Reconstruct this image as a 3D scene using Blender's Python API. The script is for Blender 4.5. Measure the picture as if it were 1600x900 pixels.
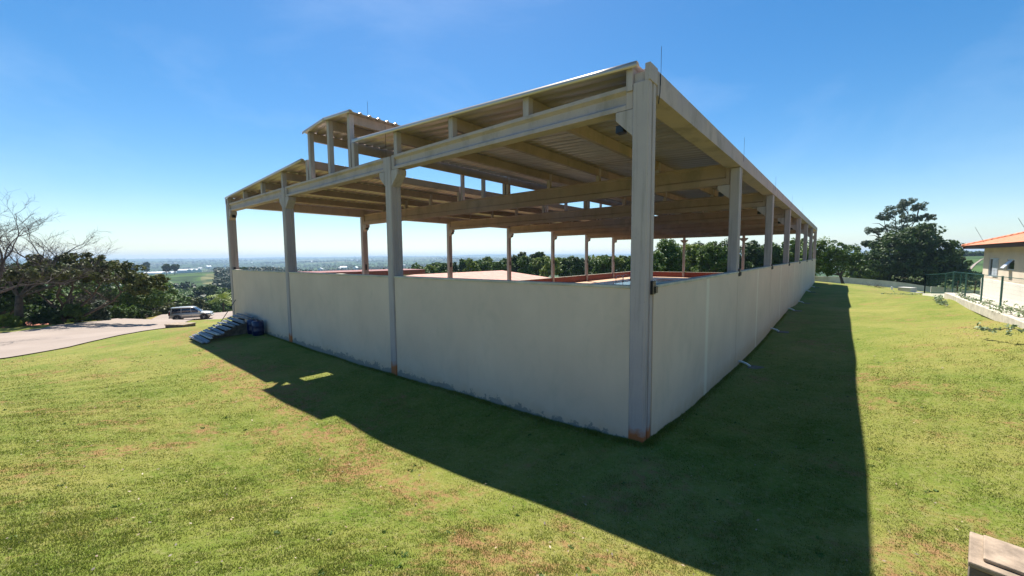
import bpy, bmesh, math, random
import numpy as np
from mathutils import Vector, Matrix
R = math.radians
random.seed(7); RNG = np.random.default_rng(7)
for o in list(bpy.data.objects): bpy.data.objects.remove(o)
S = bpy.context.scene; COL = S.collection

# ------------------------------------------------------------------ camera
CAM = np.array([2.608, -6.725, 3.401])
FW = np.array([-0.63776, 0.76626]); RT = np.array([0.76870, 0.63966])
YAW = math.radians(-39.7725); PITCH = math.radians(4.4288); ROLL = math.radians(-0.5064)
Fv = Vector((math.sin(YAW)*math.cos(PITCH), math.cos(YAW)*math.cos(PITCH), -math.sin(PITCH)))
Rv = Vector((math.cos(YAW), -math.sin(YAW), 0)); Uv = Rv.cross(Fv)
c_, s_ = math.cos(ROLL), math.sin(ROLL)
R2 = c_*Rv + s_*Uv; U2 = -s_*Rv + c_*Uv
cam = bpy.data.cameras.new('camera'); camo = bpy.data.objects.new('camera', cam); COL.objects.link(camo)
camo.matrix_world = Matrix(((R2.x, U2.x, -Fv.x, CAM[0]), (R2.y, U2.y, -Fv.y, CAM[1]), (R2.z, U2.z, -Fv.z, CAM[2]), (0, 0, 0, 1)))
cam.sensor_width = 36; cam.lens = 14.0; cam.clip_start = 0.05; cam.clip_end = 40000
S.camera = camo

# ------------------------------------------------------------------ light
KX, KY = 0.454, 0.366
TO_SUN = Vector((-KX, KY, 1)).normalized()
ELEV = math.asin(TO_SUN.z)
w = bpy.data.worlds.new('World'); S.world = w; w.use_nodes = True
nt = w.node_tree; nt.nodes.clear()
out = nt.nodes.new('ShaderNodeOutputWorld'); bg = nt.nodes.new('ShaderNodeBackground')
sky = nt.nodes.new('ShaderNodeTexSky'); sky.sky_type = 'NISHITA'; sky.sun_disc = False
sky.sun_elevation = ELEV; sky.sun_rotation = math.atan2(-KX, KY) % (2*math.pi)
sky.altitude = 600; sky.air_density = 1.0; sky.dust_density = 0.5; sky.ozone_density = 1.25
# faint high cloud wisps
tc = nt.nodes.new('ShaderNodeTexCoord'); mp = nt.nodes.new('ShaderNodeMapping'); mp.inputs['Scale'].default_value = (1.2, 1.2, 3.2)
mp.inputs['Location'].default_value = (1.7, 0.9, 0.15)
nz = nt.nodes.new('ShaderNodeTexNoise'); nz.inputs['Scale'].default_value = 1.6; nz.inputs['Detail'].default_value = 7; nz.inputs['Roughness'].default_value = 0.6; nz.inputs['Distortion'].default_value = 0.6
rp = nt.nodes.new('ShaderNodeValToRGB'); rp.color_ramp.elements[0].position = 0.50; rp.color_ramp.elements[1].position = 0.78
rp.color_ramp.elements[1].color = (0.08, 0.08, 0.08, 1)
mx = nt.nodes.new('ShaderNodeMix'); mx.data_type = 'RGBA'
hs = nt.nodes.new('ShaderNodeHueSaturation'); hs.inputs['Saturation'].default_value = 1.42; hs.inputs['Hue'].default_value = 0.497
nt.links.new(tc.outputs['Generated'], mp.inputs['Vector']); nt.links.new(mp.outputs[0], nz.inputs['Vector'])
nt.links.new(nz.outputs['Fac'], rp.inputs['Fac']); nt.links.new(rp.outputs[0], mx.inputs[0])
nt.links.new(sky.outputs[0], hs.inputs['Color']); nt.links.new(hs.outputs[0], mx.inputs[6]); mx.inputs[7].default_value = (9, 10, 11.5, 1)
nt.links.new(mx.outputs[2], bg.inputs['Color']); bg.inputs['Strength'].default_value = 0.072
nt.links.new(bg.outputs[0], out.inputs['Surface'])
sl = bpy.data.lights.new('sun', 'SUN'); sl.energy = 5.0; sl.angle = R(0.55); sl.color = (1, 0.95, 0.86)
so = bpy.data.objects.new('sun', sl); COL.objects.link(so); so.rotation_euler = TO_SUN.to_track_quat('Z', 'Y').to_euler()
so.location = (0, 0, 50)
S.view_settings.view_transform = 'Standard'; S.view_settings.look = 'None'; S.view_settings.gamma = 1
S.view_settings.exposure = 1.05; S.view_settings.use_curve_mapping = False
S.render.engine = 'CYCLES'
S.cycles.max_bounces = 6; S.cycles.diffuse_bounces = 3; S.cycles.transparent_max_bounces = 8; S.cycles.volume_bounces = 0

# ------------------------------------------------------------------ materials
def newmat(name):
    m = bpy.data.materials.new(name); m.use_nodes = True
    n = m.node_tree; b = n.nodes['Principled BSDF']; return m, n, b
def N(n, t, **kw):
    x = n.nodes.new(t)
    for k, v in kw.items():
        if k in x.inputs: x.inputs[k].default_value = v
        else: setattr(x, k, v)
    return x
def pos(n, scale=(1, 1, 1), obj=False):
    g = N(n, 'ShaderNodeTexCoord') if obj else N(n, 'ShaderNodeNewGeometry')
    m = N(n, 'ShaderNodeMapping'); m.inputs['Scale'].default_value = scale
    n.links.new(g.outputs['Object' if obj else 'Position'], m.inputs['Vector']); return m.outputs[0]
def noise(n, vec, scale, detail=4, rough=0.55, dist=0.0):
    t = N(n, 'ShaderNodeTexNoise', Scale=scale, Detail=detail, Roughness=rough, Distortion=dist)
    n.links.new(vec, t.inputs['Vector']); return t.outputs['Fac']
def ramp(n, fac, a, b, ca=(0, 0, 0, 1), cb=(1, 1, 1, 1)):
    r = N(n, 'ShaderNodeValToRGB'); e = r.color_ramp.elements
    e[0].position = a; e[1].position = b; e[0].color = ca; e[1].color = cb
    n.links.new(fac, r.inputs['Fac']); return r.outputs[0]
def mixc(n, fac, a, b):
    m = N(n, 'ShaderNodeMix', data_type='RGBA')
    for s, v in ((0, fac), (6, a), (7, b)):
        if isinstance(v, (tuple, float, int)): m.inputs[s].default_value = v if s == 0 or len(v) == 4 else (*v, 1)
        else: n.links.new(v, m.inputs[s])
    return m.outputs[2]
def math_(n, op, a, b=None, c=None, clamp=False):
    m = N(n, 'ShaderNodeMath', operation=op, use_clamp=clamp)
    for i, v in enumerate((a, b, c)):
        if v is None: continue
        if isinstance(v, (int, float)): m.inputs[i].default_value = v
        else: n.links.new(v, m.inputs[i])
    return m.outputs[0]
def bump(n, b, h, strength=0.3, dist=0.01):
    x = N(n, 'ShaderNodeBump', Strength=strength, Distance=dist); n.links.new(h, x.inputs['Height']); n.links.new(x.outputs[0], b.inputs['Normal'])
def sep(n, vec, ax):
    s = N(n, 'ShaderNodeSeparateXYZ'); n.links.new(vec, s.inputs[0]); return s.outputs[ax]
def simple(name, col, rough=0.6, metal=0.0, var=0.25, scale=3.0, bmp=0.15, spec=0.5):
    m, n, b = newmat(name); v = pos(n, obj=True)
    f = noise(n, v, scale, 6); g = ramp(n, f, 0.3, 0.7)
    dark = tuple(c*(1-var) for c in col); lite = tuple(min(1, c*(1+var*0.6)) for c in col)
    n.links.new(mixc(n, g, dark, lite), b.inputs['Base Color'])
    b.inputs['Roughness'].default_value = rough; b.inputs['Metallic'].default_value = metal; b.inputs['Specular IOR Level'].default_value = spec
    if bmp: bump(n, b, noise(n, v, scale*9, 4), bmp, 0.01)
    return m
M = {}
def concrete(name, base, warm, rust=True):
    m, n, b = newmat(name); v = pos(n); z = sep(n, v, 2)
    big = noise(n, v, 0.9, 6, 0.6); streak = noise(n, pos(n, (9, 9, 0.5) if rust else (1.7, 1.7, 0.7)), 1.0, 6, 0.65); fine = noise(n, v, 28, 4, 0.6)
    c = mixc(n, ramp(n, big, 0.35, 0.7), base, warm)
    c = mixc(n, math_(n, 'MULTIPLY', ramp(n, streak, 0.5, 0.68), 0.5), c, (0.17, 0.155, 0.13))
    c = mixc(n, math_(n, 'MULTIPLY', ramp(n, fine, 0.55, 0.8), 0.25), c, (0.5, 0.48, 0.44))
    pits = N(n, 'ShaderNodeTexVoronoi', Scale=11.0); n.links.new(v, pits.inputs['Vector'])
    c = mixc(n, math_(n, 'MULTIPLY', ramp(n, pits.outputs['Distance'], 0.03, 0.09, (1, 1, 1, 1), (0, 0, 0, 1)), 0.5), c, (0.08, 0.07, 0.06))
    if rust:
        low = math_(n, 'SUBTRACT', math_(n, 'ADD', z, math_(n, 'MULTIPLY', noise(n, v, 7, 3), -0.35)), -0.10)
        c = mixc(n, ramp(n, low, 0.10, 0.26, (1, 1, 1, 1), (0, 0, 0, 1)), c, (0.42, 0.13, 0.04))
    n.links.new(c, b.inputs['Base Color']); b.inputs['Roughness'].default_value = 0.85
    bump(n, b, fine, 0.35, 0.01); return m
M['concrete'] = concrete('precast_concrete', (0.38, 0.325, 0.335), (0.45, 0.38, 0.365))
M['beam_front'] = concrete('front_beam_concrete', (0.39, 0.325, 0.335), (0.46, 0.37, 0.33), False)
M['beam'] = concrete('beam_concrete', (0.32, 0.235, 0.195), (0.39, 0.29, 0.235), False)  # brown bounce light of the shaded interior put into the beam colour
# plastered wall
m, n, b = newmat('wall_plaster'); v = pos(n); z = sep(n, v, 2); y = sep(n, v, 1)
c = mixc(n, ramp(n, noise(n, v, 0.7, 6), 0.35, 0.7), (0.61, 0.475, 0.385), (0.67, 0.53, 0.43))
c = mixc(n, math_(n, 'MULTIPLY', ramp(n, noise(n, pos(n, (5, 5, 0.25)), 1.0, 5), 0.52, 0.8), 0.13), c, (0.42, 0.37, 0.29))
nzl = noise(n, v, 3.2, 5, 0.65)
lowz = math_(n, 'ADD', z, math_(n, 'MULTIPLY', nzl, -0.55))
c = mixc(n, math_(n, 'MULTIPLY', ramp(n, math_(n, 'ADD', lowz, 0.4), 0.02, 0.40, (1, 1, 1, 1), (0, 0, 0, 1)), 0.55), c, (0.52, 0.33, 0.16))
front = ramp(n, math_(n, 'MULTIPLY', y, 1.0), 0.18, 0.22, (1, 1, 1, 1), (0, 0, 0, 1))
lowg = math_(n, 'ADD', z, math_(n, 'MULTIPLY', noise(n, v, 2.6, 6, 0.8), -0.95))
c = mixc(n, math_(n, 'MULTIPLY', math_(n, 'MULTIPLY', ramp(n, math_(n, 'ADD', lowg, 0.6), 0.165, 0.18, (1, 1, 1, 1), (0, 0, 0, 1)), front), 0.8), c, (0.2, 0.2, 0.19))
c = mixc(n, math_(n, 'MULTIPLY', ramp(n, noise(n, pos(n, (1.3, 1.3, 0.8)), 1.1, 9, 0.72, 0.5), 0.5, 0.66), 0.22), c, (0.40, 0.35, 0.28))
fy = math_(n, 'ABSOLUTE', math_(n, 'SUBTRACT', math_(n, 'FRACT', math_(n, 'DIVIDE', y, 7.6)), 0.54))
c = mixc(n, math_(n, 'MULTIPLY', ramp(n, fy, 0.008, 0.024, (1, 1, 1, 1), (0, 0, 0, 1)), math_(n, 'SUBTRACT', 0.5, math_(n, 'MULTIPLY', front, 0.5))), c, (0.8, 0.74, 0.62))
n.links.new(c, b.inputs['Base Color']); b.inputs['Roughness'].default_value = 0.9
bump(n, b, noise(n, v, 36, 3, .06, .06), 0.25, 0.006); M['wall'] = m
M['cap'] = simple('cap_cement', (0.50, 0.46, 0.38), 0.85)
M['red'] = simple('red_paint', (0.20, 0.035, 0.02), 0.6)
M['pale'] = simple('pale_render', (0.55, 0.52, 0.47), 0.85, scale=0.6)
M['black'] = simple('black_plastic', (0.012, 0.012, 0.014), 0.4, bmp=0)
M['cable'] = simple('dark_cable', (0.03, 0.03, 0.03), 0.5, bmp=0)
M['steel'] = simple('galvanised_steel', (0.45, 0.46, 0.47), 0.4, 0.8)
# roof sheet
m, n, b = newmat('roof_sheet_metal'); v = pos(n)
c = mixc(n, ramp(n, noise(n, pos(n, (0.4, 3, 1)), 1.0, 5), 0.35, 0.7), (0.45, 0.385, 0.345), (0.60, 0.53, 0.48))
c = mixc(n, math_(n, 'MULTIPLY', ramp(n, noise(n, pos(n, (0.25, 9, 1)), 1.0, 4), 0.55, 0.75), 0.5), c, (0.42, 0.35, 0.24))
n.links.new(c, b.inputs['Base Color']); b.inputs['Roughness'].default_value = 0.38; b.inputs['Metallic'].default_value = 0.5
M['sheet'] = m
M['deck'] = simple('pool_deck_white', (0.78, 0.72, 0.62), 0.7, scale=0.8)
M['terra'] = simple('terracotta_floor', (0.50, 0.30, 0.18), 0.75, scale=0.9)
M['water'] = simple('basin_tile', (0.06, 0.09, 0.12), 0.15, bmp=0)
M['chrome'] = simple('chrome', (0.6, 0.6, 0.6), 0.2, 1.0, bmp=0)
M['bark'] = simple('bark', (0.10, 0.07, 0.05), 0.9, var=0.5, scale=4, bmp=0.6)
M['bark_pale'] = simple('pale_bark', (0.075, 0.058, 0.052), 0.9, var=0.5, scale=4, bmp=0.4)
def leafmat(name, a, b_, c_=None, transl=0.25):
    m, n, b = newmat(name)
    at = N(n, 'ShaderNodeAttribute', attribute_name='v')
    col = mixc(n, at.outputs['Fac'], a, b_)
    if c_:
        col = mixc(n, ramp(n, noise(n, pos(n), 0.5, 3), 0.5, 0.7), col, c_)
    n.links.new(col, b.inputs['Base Color']); b.inputs['Roughness'].default_value = 0.55
    b.inputs['Specular IOR Level'].default_value = 0.35
    tr = N(n, 'ShaderNodeBsdfTranslucent'); n.links.new(col, tr.inputs['Color'])
    ms = N(n, 'ShaderNodeMixShader', Fac=transl); n.links.new(b.outputs[0], ms.inputs[1]); n.links.new(tr.outputs[0], ms.inputs[2])
    n.links.new(ms.outputs[0], n.nodes['Material Output'].inputs['Surface']); return m
M['leaf_dark'] = leafmat('dark_leaves', (0.022, 0.048, 0.011), (0.075, 0.125, 0.024))
M['leaf_mid'] = leafmat('green_leaves', (0.04, 0.085, 0.014), (0.13, 0.20, 0.035))
M['leaf_lime'] = leafmat('lime_leaves', (0.09, 0.15, 0.02), (0.24, 0.28, 0.04))
M['leaf_grey'] = leafmat('greyish_leaves', (0.045, 0.075, 0.045), (0.12, 0.155, 0.09))
M['leaf_olive'] = leafmat('olive_leaves', (0.04, 0.055, 0.012), (0.12, 0.13, 0.03))
M['leaf_far'] = leafmat('far_leaves', (0.010, 0.026, 0.010), (0.035, 0.062, 0.018), transl=.1)
M['vine'] = leafmat('vine_leaves', (0.10, 0.16, 0.06), (0.35, 0.42, 0.26))
M['dry'] = leafmat('dry_twigs', (0.14, 0.09, 0.06), (0.35, 0.25, 0.17), transl=0)

# ------------------------------------------------------------------ object helpers
def tag(o, label=None, cat=None, group=None, kind=None):
    if label: o['label'] = label
    if cat: o['category'] = cat
    if group: o['group'] = group
    if kind: o['kind'] = kind
    return o
def thing(name, label, cat, loc=(0, 0, 0), rotz=0, group=None):
    o = bpy.data.objects.new(name, None); COL.objects.link(o); o.location = loc; o.rotation_euler = (0, 0, rotz); o.empty_display_size = 0.2
    return tag(o, label, cat, group)
class MB:
    def __init__(s): s.v = []; s.f = []
    def box(s, x0, x1, y0, y1, z0, z1):
        k = len(s.v); s.v += [(x, y, z) for z in (z0, z1) for y in (y0, y1) for x in (x0, x1)]
        s.f += [tuple(k+i for i in q) for q in ((0, 2, 3, 1), (4, 5, 7, 6), (0, 1, 5, 4), (2, 6, 7, 3), (0, 4, 6, 2), (1, 3, 7, 5))]; return s
    def prism(s, poly, axis, a, b):
        """poly: 2D points in the two other axes (in xyz order), swept along axis from a to b"""
        k = len(s.v); n_ = len(poly)
        for t in (a, b):
            for p in poly:
                q = list(p); q.insert(axis, t); s.v.append(tuple(q))
        s.f.append(tuple(k+i for i in range(n_))[::-1]); s.f.append(tuple(k+n_+i for i in range(n_)))
        for i in range(n_): j = (i+1) % n_; s.f.append((k+i, k+j, k+n_+j, k+n_+i))
        return s
    def tube(s, pts, rad, seg=8, cap=True):
        pts = [Vector(p) for p in pts]; rad = rad if hasattr(rad, '__len__') else [rad]*len(pts)
        k = len(s.v); up = None
        for i, p in enumerate(pts):
            d = (pts[min(i+1, len(pts)-1)] - pts[max(i-1, 0)]).normalized()
            if up is None: up = d.orthogonal().normalized()
            up = (up - d*up.dot(d)).normalized(); w_ = d.cross(up)
            for j in range(seg):
                a = 2*math.pi*j/seg; s.v.append(tuple(p + (up*math.cos(a) + w_*math.sin(a))*rad[i]))
        for i in range(len(pts)-1):
            for j in range(seg):
                a = k+i*seg+j; b2 = k+i*seg+(j+1) % seg; s.f.append((a, b2, b2+seg, a+seg))
        if cap:
            s.f.append(tuple(k+j for j in range(seg))[::-1]); e = k+(len(pts)-1)*seg; s.f.append(tuple(e+j for j in range(seg)))
        return s
    def lathe(s, prof, c=(0, 0, 0), axis=2, seg=20):
        k = len(s.v)
        for r, h in prof:
            for j in range(seg):
                a = 2*math.pi*j/seg; u, v_ = r*math.cos(a), r*math.sin(a)
                q = [u, v_]; q.insert(axis, h); s.v.append((q[0]+c[0], q[1]+c[1], q[2]+c[2]))
        for i in range(len(prof)-1):
            for j in range(seg): a = k+i*seg+j; b2 = k+i*seg+(j+1) % seg; s.f.append((a, b2, b2+seg, a+seg))
        s.f.append(tuple(k+j for j in range(seg))[::-1]); e = k+(len(prof)-1)*seg; s.f.append(tuple(e+j for j in range(seg)))
        return s
    def build(s, name, mat, parent=None, bevel=0, smooth=False, **kw):
        me = bpy.data.meshes.new(name); me.from_pydata(s.v, [], s.f); me.materials.append(mat)
        bm = bmesh.new(); bm.from_mesh(me); bmesh.ops.recalc_face_normals(bm, faces=bm.faces); bm.to_mesh(me); bm.free()
        if smooth: me.polygons.foreach_set('use_smooth', [True]*len(me.polygons))
        o = bpy.data.objects.new(name, me); COL.objects.link(o)
        if parent: o.parent = parent
        if bevel:
            bv = o.modifiers.new('bevel', 'BEVEL'); bv.width = bevel; bv.segments = 2; bv.limit_method = 'ANGLE'; bv.angle_limit = R(40)
        return tag(o, **kw) if kw else o
def npmesh(name, V, Fc, mat, parent=None, attr=None, smooth=False):
    """V (n,3), Fc (m,k) all faces with k corners"""
    me = bpy.data.meshes.new(name); V = np.ascontiguousarray(V, dtype=np.float32); Fc = np.ascontiguousarray(Fc, dtype=np.int32)
    m_, k = Fc.shape
    me.vertices.add(len(V)); me.vertices.foreach_set('co', V.ravel())
    me.loops.add(m_*k); me.loops.foreach_set('vertex_index', Fc.ravel())
    me.polygons.add(m_); me.polygons.foreach_set('loop_start', np.arange(0, m_*k, k, dtype=np.int32)); me.polygons.foreach_set('loop_total', np.full(m_, k, dtype=np.int32))
    if smooth: me.polygons.foreach_set('use_smooth', np.ones(m_, dtype=bool))
    me.update(calc_edges=True)
    if attr is not None:
        a = me.attributes.new('v', 'FLOAT', 'FACE'); a.data.foreach_set('value', attr.astype(np.float32))
    me.materials.append(mat); o = bpy.data.objects.new(name, me); COL.objects.link(o)
    if parent: o.parent = parent
    return o
def copy_tree(o, parent=None, **kw):
    c = o.copy(); COL.objects.link(c)
    if parent: c.parent = parent
    for ch in list(o.children): copy_tree(ch, c)
    if kw: tag(c, **kw)
    return c

# ------------------------------------------------------------------ ground shape
CP = np.array([
 (0,0,.05),(-4.25,0,-.03),(-7.75,0,-.10),(-11.4,0,-.12),(-15.3,0,-.07),(-22.6,0,.02),
 (-19.6,-2.5,-.16),(-14,-2.8,-.12),(-9.05,-3,-.07),(-5.84,-3.1,-.02),(-4,-2.65,-.12),(-1.5,-2.55,-.02),(.1,-2.5,.07),(.94,-2.45,.09),(1.8,-2.4,.12),
 (2.97,-1.3,.03),(3.06,2,-.15),(3.08,11.3,-.2),(3.14,30,-.33),(0,8.6,-.30),(0,16.6,-.27),(0,25,-.1),(0,40,0),(0,53,.05),(2.8,44,-.25),
 (2.6,-6.7,1.72),(1,-3.6,.42),(1,-4.7,.95),(-2.5,-5,.45),(-2.5,-7,.95),(-6,-4.6,.12),(-8.1,-7,.45),(-15.3,-7.3,-.1),(5.4,-5,1.3),(3.9,-1.2,.12),(6,-3,.7),(2.5,-11,2.4),(-8,-13,1.2),(9,-10,2.2),(-20,-16,.2),
 (-25.3,-7.9,-.80),(-26.2,-6,-.8),(-30.7,-3.3,-1.05),(-38.1,-.3,-1.9),(-40.5,1.6,-2.2),(-51.6,5.4,-3.3),(-28,2,-.8),(-27,10,-.9),
 (-41.6,-8.4,-1.5),(-42.7,-6.7,-1.51),(-47.3,-5.3,-1.85),(-53.9,-1.7,-2.5),(-65.6,4.1,-3.7),(-86.9,16.4,-6.0),(-58.9,3.25,-3.92),(-55.6,6.6,-3.84),(-62.7,10.5,-4.1),
 (-47,-8.5,-1.65),(-33,-20,-.8),(-60,-12,-4),(-80,-5,-8),(-93.6,17.3,-6.2),(-45,16,-2.6),(-30,25,-2.0),(-36,36,-2.6),(-30,55,-1.9),(-42,48,-1.9),(-40,68,-2.2),
 (-11,20,-.3),(-11,40,-.3),(-22.6,20,-.4),(-22.6,50,-.3),(-11,55,-.1),
 (0,57,.0),(4.5,53.4,-.15),(7,49.6,-.5),(0,64,-1.3),(5,62,-1.25),(7.9,56,-.9),(-1,81,-2),(12.4,92,-2.3),(2.6,79,-1.3),(-30,90,-2),(10,110,-3),(-60,80,-4),
 (6,5,.42),(6,12,.40),(5.6,20,.15),(7.9,17,.74),(7.9,24,.62),(7.6,32,.42),(7.2,36.5,.25),(6.5,44,-.4),(8.6,10,1.0),(9,17,.93),(9,28,.93),(13,5,1.3),(14,20,.93),(14,32,.8),(11,36,.45),(12,45,-.3),(22,20,.9),(25,50,-2),(30,90,-6),(30,-5,2.4),(8,0,1.0),
], dtype=float)
def _phi(r): return r
def _solve():
    P = CP[:, :2]; n_ = len(P); Dm = np.hypot(P[:, None, 0]-P[None, :, 0], P[:, None, 1]-P[None, :, 1])
    Dm = np.sqrt(Dm**2 + 0.8**2); K = -Dm + np.eye(n_)*-0.02
    A = np.zeros((n_+3, n_+3)); A[:n_, :n_] = K; A[:n_, n_] = 1; A[:n_, n_+1:] = P; A[n_, :n_] = 1; A[n_+1:, :n_] = P.T
    return np.linalg.solve(A, np.concatenate([CP[:, 2], [0, 0, 0]]))
WTS = _solve()
def near_h(x, y):
    o = np.full(x.shape, WTS[-3]) + WTS[-2]*x + WTS[-1]*y
    for (px, py, _), wt in zip(CP, WTS): o = o - wt*np.sqrt((x-px)**2 + (y-py)**2 + 0.64)
    return o
PL = ([45, 70, 100, 160, 200, 300, 400, 600, 720, 1200, 2500, 5000, 9000, 15000], [-4, -7, -11, -15, -17.5, -17.5, -14.5, -12.3, -15, -42, -38, -12, 30, 10])
PM = ([45, 80, 135, 300, 800, 1500, 2500, 5000, 9000, 15000], [-2.5, -2.8, -3.6, -16, -26, -30, -24, 0, 42, 20])
PR = ([45, 90, 150, 250, 400, 500, 700, 1500, 3000, 9000, 15000], [-1.5, -4, -6.8, -3.6, 0.6, 1.0, -6, -30, -20, 20, 10])
def sines(x, y, L, seed):
    r = np.random.default_rng(seed); o = 0*x
    for i in range(7):
        a = r.uniform(0, 6.28); l = L*r.uniform(.6, 1.6); o = o + np.sin((x*math.cos(a)+y*math.sin(a))*6.283/l + r.uniform(0, 6.28))
    return o/3.0
def height(x, y):
    x = np.asarray(x, float); y = np.asarray(y, float); dx, dy = x-CAM[0], y-CAM[1]
    d = np.hypot(dx, dy); az = np.degrees(np.arctan2(dx, dy))
    f = lambda P: np.interp(np.log(np.maximum(d, 1)), np.log(P[0]), P[1])
    t1 = np.clip((az+71)/8, 0, 1); t2 = np.clip((az-(-2))/8, 0, 1)
    far = f(PL)*(1-t1) + f(PM)*t1; far = far*(1-t2) + f(PR)*t2
    far = far + sines(x, y, 260, 3)*np.clip((d-150)/500, 0, 1)*2.0 + sines(x, y, 1500, 4)*np.clip((d-1500)/2500, 0, 1)*9 + sines(x, y, 3800, 5)*np.clip((d-4500)/3000, 0, 1)*14
    far = far - d*d*0.0000000785*0.5
    t = np.clip((d-82)/38, 0, 1); t = t*t*(3-2*t)
    nz_ = sines(x, y, 3.3, 8)*0.012*np.clip(d/6, 0.2, 1)
    dd = np.clip(d, 0, 125)
    o = np.where(t < 1, near_h(CAM[0]+dx*dd/np.maximum(d, 1e-6), CAM[1]+dy*dd/np.maximum(d, 1e-6)), 0)*(1-t) + far*t + nz_*(1-t)
    return o
def H(x, y): return float(height(np.array([x]), np.array([y]))[0])
def pd(px, d):
    """plan position at forward distance d in the direction of photo column px"""
    l = (px-800)/622.4*d; return (CAM[0]+FW[0]*d+RT[0]*l, CAM[1]+FW[1]*d+RT[1]*l)

# terrain mesh: polar sheet out to the horizon
na = 900; rr = [0.25]
while rr[-1] < 9800: rr.append(rr[-1] + max(0.12, rr[-1]*0.042))
rr = np.array(rr); th = np.linspace(0, 2*np.pi, na, endpoint=False)
TT, RR = np.meshgrid(th, rr); X = CAM[0]+RR*np.sin(TT); Y = CAM[1]+RR*np.cos(TT); Z = height(X.ravel(), Y.ravel()).reshape(X.shape)
V = np.stack([X, Y, Z], -1).reshape(-1, 3); nr = len(rr)
i, j = np.meshgrid(np.arange(nr-1), np.arange(na), indexing='ij'); i = i.ravel(); j = j.ravel(); j2 = (j+1) % na
Fc = np.stack([i*na+j, i*na+j2, (i+1)*na+j2, (i+1)*na+j], -1)
V = np.vstack([V, [[CAM[0], CAM[1], H(CAM[0], CAM[1])]]])
BANDC = 3.8
def grass_colour(n, v):
    g1 = noise(n, v, 0.23, 8, 0.7); g2 = noise(n, v, 1.1, 8, 0.75); g3 = noise(n, v, 13, 5, 0.7); g4 = noise(n, v, 60, 4, 0.7)
    c = mixc(n, ramp(n, g2, 0.36, 0.62), (0.105, 0.155, 0.018), (0.185, 0.20, 0.038))
    c = mixc(n, math_(n, 'MULTIPLY', ramp(n, g1, 0.46, 0.62), 0.8), c, (0.25, 0.23, 0.06))
    c = mixc(n, math_(n, 'MULTIPLY', ramp(n, g3, 0.48, 0.68), 0.5), c, (0.30, 0.265, 0.12))
    ln = N(n, 'ShaderNodeVectorMath', operation='DOT_PRODUCT'); n.links.new(v, ln.inputs[0]); ln.inputs[1].default_value = (0.10, 1.0, 0)
    band = math_(n, 'SUBTRACT', 1.0, math_(n, 'DIVIDE', math_(n, 'ABSOLUTE', math_(n, 'ADD', ln.outputs['Value'], BANDC)), 1.3), clamp=True)
    s1 = ramp(n, math_(n, 'ADD', noise(n, v, 0.42, 10, 0.78, 0.3), math_(n, 'MULTIPLY', band, 0.12)), 0.52, 0.61); s2 = ramp(n, noise(n, v, 5.5, 6, 0.75), 0.43, 0.58)
    c = mixc(n, math_(n, 'MULTIPLY', math_(n, 'MULTIPLY', s1, s2), 0.8), c, (0.30, 0.15, 0.08))
    c = mixc(n, math_(n, 'MULTIPLY', ramp(n, g4, 0.5, 0.72), 0.3), c, (0.035, 0.045, 0.006))
    return c, g3, g4
m, n, b = newmat('grass_ground'); v = pos(n)
c, g3, g4 = grass_colour(n, v)
# far fields
cd = N(n, 'ShaderNodeVectorMath', operation='LENGTH'); n.links.new(v, cd.inputs[0]); dist = cd.outputs['Value']
vo = N(n, 'ShaderNodeTexVoronoi', Scale=0.0042); 
wv = N(n, 'ShaderNodeVectorMath', operation='ADD'); nn = N(n, 'ShaderNodeTexNoise', Scale=0.004); n.links.new(v, nn.inputs['Vector'])
sc = N(n, 'ShaderNodeVectorMath', operation='SCALE'); sc.inputs['Scale'].default_value = 120; n.links.new(nn.outputs['Color'], sc.inputs[0]); n.links.new(v, wv.inputs[0]); n.links.new(sc.outputs[0], wv.inputs[1]); n.links.new(wv.outputs[0], vo.inputs['Vector'])
vr = N(n, 'ShaderNodeValToRGB'); e = vr.color_ramp; e.interpolation = 'CONSTANT'
e.elements[0].color = (0.028, 0.055, 0.018, 1); e.elements[1].position = 0.35; e.elements[1].color = (0.065, 0.12, 0.03, 1)
for p_, c2 in ((0.55, (0.15, 0.145, 0.065, 1)), (0.68, (0.045, 0.085, 0.02, 1)), (0.85, (0.09, 0.14, 0.045, 1))):
    q = e.elements.new(p_); q.color = c2
n.links.new(sep(n, vo.outputs['Color'], 0), vr.inputs['Fac'])
fc = mixc(n, ramp(n, noise(n, v, 0.03, 6, 0.7), 0.42, 0.56), vr.outputs[0], (0.022, 0.045, 0.016))
dm = N(n, 'ShaderNodeMapRange'); dm.inputs['From Min'].default_value = 110; dm.inputs['From Max'].default_value = 210; n.links.new(dist, dm.inputs['Value'])
c = mixc(n, dm.outputs[0], c, fc)
n.links.new(c, b.inputs['Base Color']); b.inputs['Roughness'].default_value = 0.95; b.inputs['Specular IOR Level'].default_value = 0.15
bh = math_(n, 'ADD', g4, math_(n, 'MULTIPLY', g3, 1.5)); bump(n, b, bh, 0.7, 0.03)
M['grass'] = m
tr_ = npmesh('ground', V, Fc, m, smooth=True); tag(tr_, kind='structure')

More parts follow.
